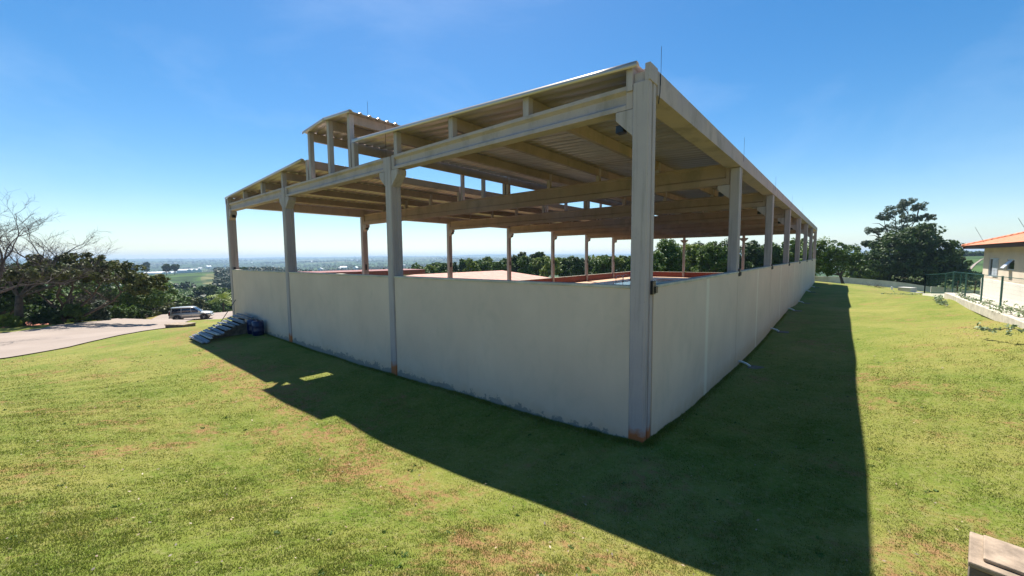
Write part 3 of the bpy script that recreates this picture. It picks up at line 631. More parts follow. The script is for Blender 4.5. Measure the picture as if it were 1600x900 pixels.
tree('tall airy grey-green tree rising above the big dark tree', T(1405, 92), [(a, b2, c*_s, d, e, f) for a, b2, c, d, e, f in [R3(-4.6, 0, 14.6, 1.5, 1.5, 1.0), R3(-6.4, 0, 12.0, 1.7, 1.6, 1.0), R3(-2.2, 0, 16.0, 1.9, 1.8, 1.2), R3(.6, 0, 17.6, 2.0, 1.9, 1.2), R3(3.2, 0, 16.6, 1.7, 1.6, 1.1), R3(5.2, 0, 14.4, 1.6, 1.5, .9), R3(1.4, 0, 14.4, 2.2, 2, 1.2), R3(-1.6, 0, 12.8, 2.4, 2, 1.2), R3(2.8, 0, 12.0, 2.0, 2, 1.0), R3(-4.0, 0, 10.6, 1.8, 1.8, 1.0), R3(-8.2, 0, 9.6, 1.0, 1, .7)]], .4, 'leaf_grey', 22, 62, .17, 304, fork_h=.45, rs=(.3, .55))
tree('dark tree at the right shoulder of the big tree beside the hillside field', T(1484, 84), auto_spec(TH(1484, 84, 378), 3.2, 1.2, 9, 305, .9), .25, 'leaf_dark', 26, 55, .2, 306)
# distant woods (uncountable)
def wood(name, centres, label, size, per, mat, seed, flat=.8):
    o = leaves(name, M[mat], centres, per, size, None, flat, seed); tag(o, label, 'wood', kind='stuff'); return o
r = np.random.default_rng(99); C = []
for _ in range(9000):
    px = r.uniform(120, 830); d = math.exp(r.uniform(math.log(120), math.log(3500))); x, y = pd(px, d)
    if sines(np.array([x]), np.array([y]), 240, 17)[0] < .12 + (-.15 if d > 700 else -.1) - (.3 if px > 370 else 0): continue
    if 260 < d < 640 and 190 < px < 340: continue
    if d < 160 and px > 360: continue
    s = r.uniform(2.6, 4.8)*(1 if d < 900 else 1.5); C.append((x, y, H(x, y)+s*.7, s))
wood('distant_woodland', np.array(C), 'scattered woodland filling the hazy valley', 1.2, 50, 'leaf_far', 1)
C = []
for _ in range(3000):
    px = r.uniform(60, 900); d = math.exp(r.uniform(math.log(2500), math.log(9500))); x, y = pd(px, d)
    if sines(np.array([x]), np.array([y]), 900, 18)[0] < .0: continue
    s = r.uniform(7, 14); C.append((x, y, H(x, y)+s*.3, s))
wood('far_hill_woods', np.array(C), 'blue hazy woods on the farthest hills', 5, 16, 'leaf_far', 2, .6)
C = []
for _ in range(900):
    px = r.uniform(1480, 1900); ds = np.linspace(220, 620, 60); q_ = np.array([pd(px, k) for k in ds]); d = ds[np.argmax((height(q_[:, 0], q_[:, 1])-CAM[2])/ds)] + r.uniform(-5, 45); x, y = pd(px, d); s = r.uniform(1.6, 3.2); C.append((x, y, H(x, y)+s*.7, s))
for _ in range(260):
    px = r.uniform(1490, 1600); d = r.uniform(112, 132); x, y = pd(px, d); s = r.uniform(.7, 1.5); C.append((x, y, H(x, y)+s*.5, s))
wood('hilltop_wood', np.array(C), 'dark wood along the top of the green hillside at the right', 1.3, 40, 'leaf_dark', 3)
C = []
for _ in range(900):
    px = r.uniform(190, 345); d = r.uniform(118, 260); x, y = pd(px, d); s = r.uniform(1.6, 3.0); C.append((x, y, H(x, y)+s*.6, s))
wood('valley_scrub', np.array(C), 'low green scrub filling the valley below the fields', .6, 60, 'leaf_mid', 4)
# countable trees of the middle distance
for i, (px, d, h, w_, mt, lb) in enumerate((
    (322, 165, 9.5, 8.5, 'leaf_dark', 'large round dark tree in the valley left of the shed corner'), (383, 250, 17, 9, 'leaf_dark', 'dark tree group member left seen over the front wall of the shed'), (402, 258, 15, 9, 'leaf_dark', 'dark tree seen over the front wall right of its twin'),
    (232, 440, 15, 6, 'leaf_dark', 'lone tall tree at the left end of the white greenhouses'), (262, 430, 13, 7, 'leaf_dark', 'field tree standing before the middle of the greenhouses'), (275, 435, 12, 8, 'leaf_dark', 'wide field tree before the right greenhouse'), (181, 420, 16, 9, 'leaf_dark', 'tall tree at the left end of the green field'), (208, 430, 15, 7, 'leaf_dark', 'tree between the lone trees of the green field'))):
    tree(lb, T(px, d), auto_spec(h, w_*.8, h*.3, 9, i+400), .3, mt, 18, 40, .5 if d < 300 else .9, 420+i)
# greenhouses and far houses
M['white'] = simple('white_sheeting', (0.75, 0.75, 0.75), 0.6, bmp=0)
def arch(name, lb, px, d, L, wd, h, cat='greenhouse', grp=None):
    x, y = pd(px, d); t = thing(name, lb, cat, (x, y, H(x, y)-.5), math.atan2(RT[1], RT[0]), grp)
    mb = MB(); 
    for q in range(3):
        pr = [(-wd/2+q*wd+wd/2*(1-math.cos(a)), h*.5+h*.5*math.sin(a)) for a in np.linspace(0, math.pi, 9)]; pr = [(pr[0][0], 0)] + pr + [(pr[-1][0], 0)]
        mb.prism(pr, 0, -L/2, L/2)
    mb.build('roof', M['white'], t)
arch('greenhouse', 'long white greenhouse on the left of the green field', 244, 560, 26, 9, 5.5, grp='white greenhouses'); arch('greenhouse', 'white greenhouse on the right of the green field', 290, 560, 14, 9, 6, grp='white greenhouses'); arch('greenhouse', 'middle white greenhouse partly behind field trees', 268, 575, 12, 9, 5, grp='white greenhouses')
M['tile_far'] = simple('clay_tile_far', (0.45, 0.22, 0.14), 0.8)
r2 = random.Random(3); hp = MB()
def gable_house(L, wd, h):
    a = MB().box(-L/2, L/2, -wd/2, wd/2, -3, h); b2 = MB().prism([(-wd/2-.5, h), (wd/2+.5, h), (0, h+wd*.3)], 0, -L/2-.4, L/2+.4); return a, b2
proto = None
HPX = sorted(r2.uniform(170, 780) for _ in range(26))
for i in range(26):
    px = HPX[i]; d = math.exp(r2.uniform(math.log(900), math.log(3200))); x, y = pd(px, d)
    if proto is None:
        proto = thing('far_house', 'x', 'house', group='tiny pale houses scattered in the hazy valley'); a, b2 = gable_house(18, 11, 6); a.build('walls', M['white'], proto); b2.build('roof', M['white'], proto); t = proto
    else: t = copy_tree(proto)
    t.location = (x, y, H(x, y)+3); t.rotation_euler = (0, 0, r2.uniform(0, 3.1)); k = r2.uniform(.5, 1.1); t.scale = (k, k, k); t['label'] = ORD[i]+' tiny pale house from the left in the hazy valley'

# ------------------------------------------------------------------ neighbouring low buildings seen through the shed
M['pinktile'] = simple('pinkish_tile', (0.48, 0.25, 0.19), 0.8, scale=1.5)
t = thing('annex_building', 'low building with a pale pink tiled hip roof beyond the far side of the shed', 'building')
mb = MB(); x0, x1, y0, y1 = -43.5, -31.4, 17, 44; ze, zr = .15, 1.40
mb.v = [(x0, y0, ze), (x1, y0, ze), (x1, y1, ze), (x0, y1, ze), (-37.6, y0+6, zr), (-37.6, 39.3, zr), (x0, y0, ze-.15), (x1, y0, ze-.15), (x1, y1, ze-.15), (x0, y1, ze-.15)]
mb.f = [(0, 1, 4), (1, 2, 5, 4), (2, 3, 5), (3, 0, 4, 5), (0, 6, 7, 1), (1, 7, 8, 2), (2, 8, 9, 3), (3, 9, 6, 0), (6, 9, 8, 7)]
mb.build('roof', M['pinktile'], t); MB().box(x0+.6, x1-.6, y0+.6, y1-.6, -3.6, ze-.16).build('wall', M['pale'], t)
t = thing('flat_building', 'long low building with a dark red parapet far behind the left bays of the shed', 'building')
p0 = pd(470, 66.5); p1 = pd(662, 82.5); dv = Vector((p1[0]-p0[0], p1[1]-p0[1], 0)); t.location = (p0[0], p0[1], 0); t.rotation_euler = (0, 0, math.atan2(dv.y, dv.x)); L = dv.length
MB().box(0, L, 0, 9, -5, .1).build('wall', M['pale'], t); MB().box(-.3, L+.3, -.25, 9.2, .103, 1.05).build('parapet', M['red'], t, bevel=.03)
# boundary walls
def wallrun(pts, h, thick, label, mat='pale'):
    t = thing('boundary_wall', label, 'wall'); mb = MB()
    for (a, b2) in zip(pts[:-1], pts[1:]):
        a, b2 = Vector(a), Vector(b2); d = (b2-a); nseg = max(1, int(d.length/3)); nrm = Vector((-d.y, d.x)).normalized()*thick/2
        for i in range(nseg):
            p, q = a+d*i/nseg, a+d*(i+1)/nseg; zp, zq = H(p.x, p.y), H(q.x, q.y); k = len(mb.v)
            for (c, zz) in ((p, zp), (q, zq)):
                for sg in (-1, 1):
                    mb.v += [(c.x+sg*nrm.x, c.y+sg*nrm.y, zz-.6), (c.x+sg*nrm.x, c.y+sg*nrm.y, zz+h)]
            mb.f += [(k, k+4, k+5, k+1), (k+2, k+3, k+7, k+6), (k+1, k+5, k+7, k+3), (k, k+1, k+3, k+2), (k+4, k+6, k+7, k+5)]
    mb.build('render', M[mat], t); return t
wallrun([pd(1262, 66), pd(1330, 69), pd(1440, 70), pd(1500, 70)], 1.3, .18, 'long pale boundary wall under the trees at the end of the lawn')
wallrun([pd(795, 68), pd(900, 83), pd(985, 98)], 1.35, .18, 'pale boundary wall below the tree belt behind the shed')
wallrun([pd(1455, 46), pd(1560, 43)], 1.0, .16, 'short sunlit wall behind the green mesh fence', 'pale')

# ------------------------------------------------------------------ house on the right
M['housewall'] = simple('house_render', (0.62, 0.53, 0.42), 0.85, var=.12, scale=.8); M['houselow'] = simple('sunlit_base_and_kerb_render', (0.72, 0.68, 0.60), 0.85, var=.12, scale=.8)  # houselow: sunlight below the eaves put into the colour; the kerb's own cream
m, n, b = newmat('clay_tiles'); v = pos(n); wv_ = N(n, 'ShaderNodeTexWave', Scale=1.6, Distortion=0.3, wave_type='BANDS', bands_direction='Y'); n.links.new(v, wv_.inputs['Vector'])
wx_ = N(n, 'ShaderNodeTexWave', Scale=1.0, Distortion=0.4, wave_type='BANDS', bands_direction='X'); n.links.new(v, wx_.inputs['Vector'])
c = mixc(n, ramp(n, noise(n, v, 2.2, 6, .7), .35, .68), (0.50, 0.17, 0.085), (0.64, 0.26, 0.145)); c = mixc(n, math_(n, 'MULTIPLY', ramp(n, wx_.outputs['Fac'], .75, .98), .5), c, (0.3, 0.1, 0.05))
n.links.new(c, b.inputs['Base Color']); b.inputs['Roughness'].default_value = .85; bump(n, b, wv_.outputs['Fac'], .8, .05); M['tile'] = m
M['fascia'] = simple('brown_fascia', (0.06, 0.018, 0.012), .6); M['alu'] = simple('white_aluminium', (0.62, 0.66, 0.72), .35, .2, bmp=0)
M['glass'] = simple('window_glass', (0.03, 0.05, 0.08), .05, bmp=0)
hx0, hx1, hy0, hy1, zg, zw = 8.9, 19, 10, 28.9, .93, 3.75
t = thing('bungalow', 'beige bungalow with orange clay tile roof at the right edge', 'house')
wl = MB(); 
wins = [(25.85, 27.75, 2.1, 3.12), (23.35, 24.55, 2.55, 3.1)]
# near face (x=hx0) built around the openings
ys = [hy0, 23.35, 24.55, 25.85, 27.75, hy1]
for a, b2 in zip(ys[:-1], ys[1:]):
    op = [q for q in wins if abs(q[0]-a) < .01 and abs(q[1]-b2) < .01]
    if op: wl.box(hx0, hx0+.2, a, b2, 1.95, op[0][2]); wl.box(hx0, hx0+.2, a, b2, op[0][3], zw)
    else: wl.box(hx0, hx0+.2, a, b2, 1.95, zw)
wl.box(hx0+.2, hx1, hy1-.2, hy1, 1.95, zw); wl.box(hx0+.2, hx1, hy0, hy0+.2, 1.95, zw); wl.build('wall', M['housewall'], t)
MB().box(hx0-.03, hx1, hy0-.03, hy1+.03, .2, 1.948).build('sunlit_wall_base', M['houselow'], t, bevel=.01)  # lower wall paler: sunlight under the eave shadow put into the colour
MB().box(hx0-1.3, hx0-.04, hy0, hy1+1.2, .55, .93).build('walkway', M['cap'], t, bevel=.01)
wd_ = MB(); y0, y1, z0, z1 = wins[0]; f = wd_.box(hx0+.02, hx0+.1, y0, y0+.06, z0, z1).box(hx0+.02, hx0+.1, y1-.06, y1, z0, z1).box(hx0+.02, hx0+.1, y0+.06, y1-.06, z1-.06, z1).box(hx0+.02, hx0+.1, y0+.06, y1-.06, z0, z0+.06).build('window', M['alu'], t)
MB().box(hx0+.05, hx0+.07, y0+.06, y1-.06, z0+.06, z1-.06).build('pane', M['glass'], f); sb = MB().box(hx0-.035, hx0+.0, y0+.02, y0+.98, z0+.02, z1-.02)
for q in range(12): sb.box(hx0-.045, hx0-.036, y0+.06, y0+.94, z0+.06+q*.075, z0+.10+q*.075)
sb.build('shutter', M['alu'], f)
y0, y1, z0, z1 = wins[1]; f = MB().box(hx0+.02, hx0+.1, y0, y0+.05, z0, z1).box(hx0+.02, hx0+.1, y1-.05, y1, z0, z1).box(hx0+.02, hx0+.1, y0+.05, y1-.05, z1-.05, z1).box(hx0+.02, hx0+.1, y0+.05, y1-.05, z0, z0+.05).build('window', M['alu'], t)
MB().box(hx0+.05, hx0+.07, y0+.05, y1-.05, z0+.05, z1-.05).build('pane', M['glass'], f)
MB().prism([(hx0+.04, z1-.05), (hx0+.02, z1-.05), (hx0-.27, z0+.1), (hx0-.25, z0+.1)], 1, y0+.32, y1-.32).build('sash', M['alu'], f)
ov = .62; ex0, ex1, ey0, ey1 = hx0-ov, hx1+ov, hy0-ov, hy1+1.7; ze = 3.86; rise = .32; rx = (ex1-ex0)/2
mb = MB(); xm = (ex0+ex1)/2; zt = ze+rx*rise
mb.v = [(ex0, ey0, ze), (ex1, ey0, ze), (ex1, ey1, ze), (ex0, ey1, ze), (xm, ey0+rx, zt), (xm, ey1-rx, zt)]
mb.f = [(0, 1, 4), (1, 2, 5, 4), (2, 3, 5), (3, 0, 4, 5), (0, 3, 2, 1)]
rf = mb.build('roof', M['tile'], t)
for (a, b2, c, d) in ((ex0+.10, ex0+.14, ey0, ey1), (ex1-.03, ex1+.02, ey0, ey1), (ex0+.03, ex1-.03, ey0-.02, ey0+.03), (ex0+.03, ex1-.03, ey1-.03, ey1+.02)): MB().box(a, b2, c, d, ze-.2, ze-.004).build('fascia', M['fascia'], rf)
MB().box(ex0+.145, ex1-.04, ey0+.04, ey1-.04, ze-.06, ze-.005).build('soffit', M['fascia'], rf)
rg = MB()
for a, b2 in (((ex0, ey1, ze), (xm, ey1-rx, zt)), ((xm, ey0+rx, zt), (xm, ey1-rx, zt)), ((ex0, ey0, ze), (xm, ey0+rx, zt))): rg.tube([a, b2], .09, 7)
rg.build('ridge_tiles', M['tile'], rf, smooth=True)
for yy in (28.3, 20.8): MB().tube([(ex0+.5, yy, ze+.1), (ex0+.1, yy+.1, ze+1.05)], .007, 5).build('rod', M['cable'], rf)
# curb and green mesh fence
FP = [(7.35, 35.8), (7.95, 32.6), (7.95, 30.2), (7.95, 26.8), (7.95, 23.4), (7.95, 20.2), (7.95, 17.1), (7.95, 14)]
def ftop(x, y): return float(np.interp(y, [17, 30.5, 32.8, 36], [1.02, .86, .66, .42]))
t = thing('fence_curb', 'low cream concrete curb along the top of the grass bank under the mesh fence', 'curb'); mb = MB()
for a, b2 in zip(FP[:-1], FP[1:]):
    k = len(mb.v); nrm = Vector((-(b2[1]-a[1]), b2[0]-a[0])).normalized()*.1
    for c in (a, b2):
        for sg in (-1, 1): mb.v += [(c[0]+sg*nrm.x, c[1]+sg*nrm.y, -.6), (c[0]+sg*nrm.x, c[1]+sg*nrm.y, ftop(*c))]
    mb.f += [(k, k+4, k+5, k+1), (k+2, k+3, k+7, k+6), (k+1, k+5, k+7, k+3), (k, k+1, k+3, k+2), (k+4, k+6, k+7, k+5)]
mb.build('kerb', M['houselow'], t)
M['green'] = simple('green_painted_steel', (0.02, 0.10, 0.085), .4, bmp=0)
t = thing('mesh_fence', 'dark green wire mesh fence with posts along the top of the grass bank', 'fence')
def mesh_run(P, top, h, parent):
    for (x, y) in P: z = top(x, y); MB().box(x-.03, x+.03, y-.03, y+.03, z-.1, z+h+.03).build('post', M['green'], parent)
    for a, b2 in zip(P[:-1], P[1:]):
        mb = MB(); a = Vector((a[0], a[1], top(*a))); b3 = Vector((b2[0], b2[1], top(*b2))); L = (b3-a).length; nv = int(L/.12)
        for i in range(nv+1):
            p = a.lerp(b3, i/nv); mb.tube([p+Vector((0, 0, .05)), p+Vector((0, 0, h))], .0018, 3, False)
        for i in range(9): zz = .05+(h-.05)*i/8; mb.tube([a+Vector((0, 0, zz)), b3+Vector((0, 0, zz))], .0022 if i not in (0, 8) else .016, 4, False)
        mb.build('mesh_panel', M['green'], parent)
mesh_run(FP, ftop, 1.38, t)
bk = [(7.35, 35.8), (9.2, 36.2), (11.3, 36.6), (13.5, 37.0), (16, 37.4)]; t2 = thing('mesh_fence', 'green mesh fence section returning behind the bungalow', 'fence'); mesh_run(bk, lambda x, y: .45+.04*(x-7.35), 1.38, t2)
# timber gate frames / pergola stakes behind fence
t = thing('stake_row', 'row of thin brown stakes behind the green fence', 'stakes'); 
for q in range(7): x = 8.6+q*.42; y = 33.4+q*.15; MB().tube([(x, y, .3), (x+.05, y, 1.55)], .035, 5).build('stake', M['bark'], t)
# creeping vines with pale leaves
def vine(label, pts, n_, seed, size=.07, spread=.09):
    t = thing('creeping_vine', label, 'vine', (0, 0, 0), 0, None); r = np.random.default_rng(seed)
    P = []
    for a, b2 in zip(pts[:-1], pts[1:]):
        for q in range(6): u = q/6; P.append((a[0]+(b2[0]-a[0])*u, a[1]+(b2[1]-a[1])*u, a[2]+(b2[2]-a[2])*u + r.uniform(-.04, .05)))
    P.append(pts[-1]); MB().tube(P, .012, 5).build('stem', M['bark'], t)
    P = np.array(P); idx = r.integers(0, len(P), n_); C = np.column_stack([P[idx] + r.normal(size=(n_, 3))*spread, np.full(n_, spread)])
    leaves('foliage', M['vine'], C, 5, size, t, .7, seed)
def G(x, y, dz=0): return (x, y, H(x, y)+dz)
vine('pale-leaved vine creeping over the middle of the fence curb', [(7.8, 27.5, 1.0), (7.75, 25, .98), (7.75, 22.8, 1.05)], 50, 1, .055, .08)
vine('pale-leaved vine hanging over the curb at the right edge', [(7.8, 22.2, 1.1), (7.7, 19.5, 1.12), (7.75, 17, 1.2), (7.8, 15, 1.25)], 80, 2, .055, .09)
vine('vine runner lying on the bank below the curb', [G(7.0, 24.6, .1), G(6.9, 27.0, .12), G(7.2, 28.6, .15)], 60, 3)
vine('vine branch reaching over the grass at the right edge', [G(6.2, 14.2, .3), (6.5, 13.2, H(6.4, 13.2)+.45), (6.9, 12.2, H(6.6, 12.2)+.55), (7.4, 11, H(7, 11)+.7)], 34, 4, .06, .07)
vine('leafy vine growing through the back of the fence', [(8.2, 35.8, .9), (9.6, 35.6, 1.05), (11.2, 35.4, 1.1), (13, 35, 1.3)], 90, 5, .08, .16)
vine('leafy branch above the wall left of the fence', [(6.1, 41.5, 1.35), (6.9, 40.2, 1.3), (7.5, 39, 1.35)], 24, 6, .07, .08)
vine('low leafy plant at the foot of the fence corner', [(5.4, 41.5, -.15), (6.4, 40.5, -.05), (7.3, 39.5, .05)], 40, 7, .07, .12)

# ------------------------------------------------------------------ small things on the lawn
M['slab'] = simple('weathered_concrete', (0.33, 0.25, 0.18), .9, var=.55, scale=5, bmp=.4); M['slabdark'] = simple('stained_shaded_concrete', (0.16, 0.13, 0.11), .9, var=.5, scale=6, bmp=.4)  # slabdark: stains plus the shade of box sides put into the colour
t = thing('inspection_box', 'square concrete inspection box with loose lid at the lower right corner', 'inspection box', (3.74, -.64, 0), R(-10))
MB().box(.01, 1.0, -.6, 0, -.4, .44).build('box', M['slabdark'], t, bevel=.015); MB().box(0, 1.02, -.62, .02, .443, .5).build('rim', M['slab'], t, bevel=.014); MB().box(.09, .95, -.53, -.04, .503, .54).build('lid', M['slab'], t, bevel=.012)  # sides darker than rim and lid, with their shade painted in
x, y = pd(278, 30.5); t = thing('inspection_box', 'flat grey concrete manhole box at the lawn edge before the silver car', 'inspection box', (x, y, H(x, y)), math.atan2(2.2, 3.6))
MB().box(-.8, .8, -.5, .5, -.5, .22).build('box', M['slabdark'], t, bevel=.02); MB().box(-.84, .84, -.54, .54, .223, .30).build('lid', M['slab'], t, bevel=.02)
x, y = pd(1418, 44.5); z = H(x, y); t = thing('inspection_box', 'pale concrete box on a slab near the end of the lawn', 'inspection box', (x, y, z), R(-35)); MB().box(-.6, .6, -.5, .5, -.2, .55).build('box', M['pale'], t, bevel=.02); MB().box(-2.4, 1.2, -.55, .7, -.3, .08).build('slab', M['cap'], t, bevel=.02)
x, y = pd(1394, 46); t = thing('marker_post', 'short white marker post standing left of the pale concrete box', 'post', (x, y, H(x, y))); MB().prism([(-.09, -.2), (.09, -.2), (.09, .42), (0, .5), (-.09, .42)], 1, -.07, .07).build('shaft', M['white'], t, bevel=.01)
# brush heap
x, y = pd(1356, 50); t = thing('brush_heap', 'heap of dry brushwood on the crest of the lawn', 'brushwood', (x, y, H(x, y))); mb = MB(); rnd = random.Random(8)
for q in range(90):
    a = rnd.uniform(0, 6.28); p = Vector((rnd.gauss(0, .7), rnd.gauss(0, .5), rnd.uniform(0, .25))); mb.tube([p, p+Vector((math.cos(a)*.45, math.sin(a)*.45, rnd.uniform(0, .25))), p+Vector((math.cos(a)*.8, math.sin(a)*.8, rnd.uniform(.05, .7)))], [.02, .015, .006], 4, False)
mb.build('twigs', M['dry'], t)
# reddish heap under the bare tree
x, y = pd(8, 34.5); z = H(x, y); V = []; t = thing('soil_heap', 'low heap of red soil beyond the grass verge at the far left', 'soil', (x, y, z-.1), math.atan2(RT[1], RT[0]))
mb = MB(); n1 = 15
for i in range(n1):
    for j in range(n1):
        u, v2 = i/(n1-1)*2-1, j/(n1-1)*2-1; hh = max(0, 1-u*u)*max(0, 1-v2*v2); mb.v.append((u*5, v2*2, hh*.75*(1+.3*math.sin(i*1.7+j*2.3)) - .05))
for i in range(n1-1):
    for j in range(n1-1): mb.f.append((i*n1+j, (i+1)*n1+j, (i+1)*n1+j+1, i*n1+j+1))
mb.build('soil', simple('red_soil', (0.34, 0.13, 0.08), .95, var=.5, scale=6, bmp=.8), t, smooth=True)
# white drain spouts at the foot of the long wall
M['pvc'] = simple('white_pvc', (0.72, 0.72, 0.70), .4, bmp=0)
SP = ['nearest white drain spout at the foot of the long wall', 'second white drain spout from the near corner', 'third white drain spout from the near corner', 'fourth white drain spout from the near corner', 'fifth white drain spout from the near corner', 'sixth white drain spout, close to the far end of the wall']
for k in range(1, 7):
    y = BAY*k+.75; x = .012; z = H(.2, y)
    t = thing('drain_spout', SP[k-1], 'drain pipe', (x, y, z), 0, 'white drain spouts along the long wall')
    MB().tube([(-.02, 0, .13), (.10, 0, .125), (.26, -.03, .08), (.36, -.06, .02)], [.034, .034, .034, .036], 10).build('pipe', M['pvc'], t, smooth=True)
    MB().box(.3, .75, -.3, .15, -.06, .025).build('splash_pad', M['slabdark'], t, bevel=.01)
# stack of grey boards leaning at the left end of the front wall
M['board'] = simple('grey_board', (0.24, 0.25, 0.28), .5, .1, var=.35, scale=3); M['boardw'] = simple('pale_board', (0.62, 0.60, 0.56), .6, var=.2, scale=3)
BL = ['outermost grey board lying on the grass at the foot of the stack', 'uppermost grey board of the stack against the wall']
nb = 20
for i in range(nb):
    u = i/(nb-1); y = -2.35 + u*2.1; zz = H(-19.3, y) + .05 + .62*u**1.15 + .03*(i % 2); xo = -20.05 - .9*u + .07*math.sin(i*2.7); L = 2.15+.15*math.sin(i*1.3)
    lb = BL[0] if i == 0 else BL[1] if i == nb-1 else (('lower' if i == 3 else 'upper')+' of the two pale whitish boards in the leaning stack' if i in (3, 5) else ORD[i]+' board up from the grass in the leaning grey stack')
    t = thing('stacked_board', lb, 'board', (xo, y, zz), R(2*math.sin(i*3.1)), 'boards stacked at the left end of the front wall')
    o = MB().box(0, L, -.043, .043, 0, .05).build('plank', M['boardw'] if i in (3, 5) else M['board'], t, bevel=.006); o.rotation_euler = (R(14), R(1.5*math.sin(i)), 0)
    MB().box(.06, L-.06, -.012, .012, .056, .07).build('rib', M['board'], o)
mb = MB()
t = thing('board_prop', 'dark timber trestle propping up the stack of boards', 'trestle')
for x in (-20.2, -18.9): MB().prism([(-2.2, H(x, -2.2)-.05), (-.15, H(x, -.2)-.05), (-.15, H(x, -.2)+.62), (-2.2, H(x, -2.2)+.04)], 0, x-.05, x+.05).build('leg', M['slabdark'], t)
t = thing('leaning_rod', 'thin dark rod leaning against the left end of the front wall', 'rod'); MB().tube([(-22.2, -.75, H(-22, -.75)), (-21.9, .0, H(-22, 0)+1.25)], .018, 6).build('shaft', M['cable'], t)
M['blue'] = simple('blue_plastic', (0.006, 0.014, 0.075), .35, bmp=0)
for i, (x, y, lb) in enumerate(((-18.55, -.3, 'left dark blue barrel standing by the wall behind the boards'), (-17.9, -.3, 'right dark blue barrel standing by the wall'))):
    t = thing('barrel', lb, 'barrel', (x, y, H(x, y)), 0, 'blue barrels by the front wall')
    MB().lathe([(.2, 0), (.235, .03), (.24, .2), (.246, .215), (.24, .23), (.24, .43), (.246, .445), (.24, .46), (.235, .62), (.2, .66)], seg=24).build('drum', M['blue'], t, smooth=True); MB().lathe([(.05, 0), (.05, .035)], (.1, 0, .655), seg=12).build('bung', M['black'], t)

# ------------------------------------------------------------------ silver car
M['paint'] = simple('silver_paint', (0.50, 0.48, 0.44), .28, .55, var=.05, bmp=0); M['paint2'] = simple('grey_cladding', (0.33, 0.30, 0.26), .45, .3, bmp=0)
M['tint'] = simple('tinted_glass', (0.012, 0.02, 0.05), .04, bmp=0, spec=1); M['rubber'] = simple('tyre_rubber', (0.02, 0.02, 0.02), .8, bmp=0); M['rim'] = simple('alloy', (0.35, 0.34, 0.33), .35, .8, bmp=0)
M['redlamp'] = simple('red_lamp', (0.3, 0.01, 0.01), .2, bmp=0); M['lamp'] = simple('clear_lamp', (0.6, 0.6, 0.6), .1, bmp=0)
cx, cy = (-58.88-55.61)/2, (3.25+6.61)/2; cz = (H(-58.6, 3.5)+H(-56, 6.3))/2 + .06
car = thing('parked_car', 'silver off-road wagon parked on the road with spare wheel on its back', 'car', (cx, cy, cz), R(68))
car.scale = (.93, .93, .93); _p = pd(297, 48.8); car.location = (_p[0], _p[1], (H(_p[0]-.5, _p[1]-1.3)+H(_p[0]+.5, _p[1]+1.3))/2+.02)
car.rotation_euler[1] = -math.atan2(H(_p[0]+.5, _p[1]+1.3)-H(_p[0]-.5, _p[1]-1.3), 2.8)
def loft(secs, name, mat, parent, smooth=True, bevel=0):
    """secs: list of (x, [(y,z) half outline bottom->top]) mirrored"""
    mb = MB(); n_ = len(secs[0][1])
    for x, h in secs:
        for (y, z) in h: mb.v.append((x, y, z))
        for (y, z) in reversed(h): mb.v.append((x, -y, z))
    m2 = 2*n_
    for i in range(len(secs)-1):
        for j in range(m2): a = i*m2+j; b2 = i*m2+(j+1) % m2; mb.f.append((a, b2, b2+m2, a+m2))
    mb.f.append(tuple(range(m2))[::-1]); mb.f.append(tuple((len(secs)-1)*m2+j for j in range(m2)))
    return mb.build(name, mat, parent, smooth=smooth, bevel=bevel)
def hs_(w_, zb, zs, zt_): return [(w_*.86, zb), (w_*.98, zb+.12), (w_, (zb+zs)/2), (w_*.99, zs-.05), (w_*.93, zs), (w_*.5, zt_), (w_*.15, zt_+.01)]
secs = [(-2.12, hs_(.82, .52, .98, .99)), (-2.05, hs_(.86, .42, 1.02, 1.04)), (-1.6, hs_(.89, .40, 1.06, 1.08)), (-.6, hs_(.90, .40, 1.06, 1.08)), (.5, hs_(.90, .40, 1.05, 1.07)), (.95, hs_(.90, .40, 1.03, 1.07)), (1.5, hs_(.90, .42, .98, 1.05)), (1.95, hs_(.87, .42, .92, .98)), (2.15, hs_(.82, .45, .80, .84)), (2.22, hs_(.74, .50, .66, .70))]
body = loft(secs, 'body', M['paint'], car)
# greenhouse
def gs(w0, z0, w1, z1): return [(w0, z0), (w0*.5+w1*.5+.01, (z0+z1)/2), (w1, z1-.06), (w1-.06, z1), (w1*.3, z1+.02)]
loft([(-2.06, gs(.80, 1.03, .70, 1.30)), (-1.97, gs(.82, 1.03, .68, 1.68)), (-1.0, gs(.83, 1.05, .70, 1.73)), (.1, gs(.83, 1.05, .70, 1.72)), (.42, gs(.82, 1.04, .67, 1.64)), (.75, gs(.81, 1.04, .70, 1.36)), (1.08, gs(.80, 1.02, .76, 1.10))], 'glasshouse', M['tint'], car)
rfz = loft([(-2.02, [(.72, 1.64), (.71, 1.70), (.6, 1.735), (.2, 1.75)]), (-1.0, [(.75, 1.66), (.735, 1.745), (.62, 1.78), (.2, 1.79)]), (.1, [(.75, 1.65), (.73, 1.735), (.62, 1.77), (.2, 1.78)]), (.42, [(.70, 1.60), (.69, 1.65), (.6, 1.68), (.2, 1.69)])], 'roof', M['paint'], car)
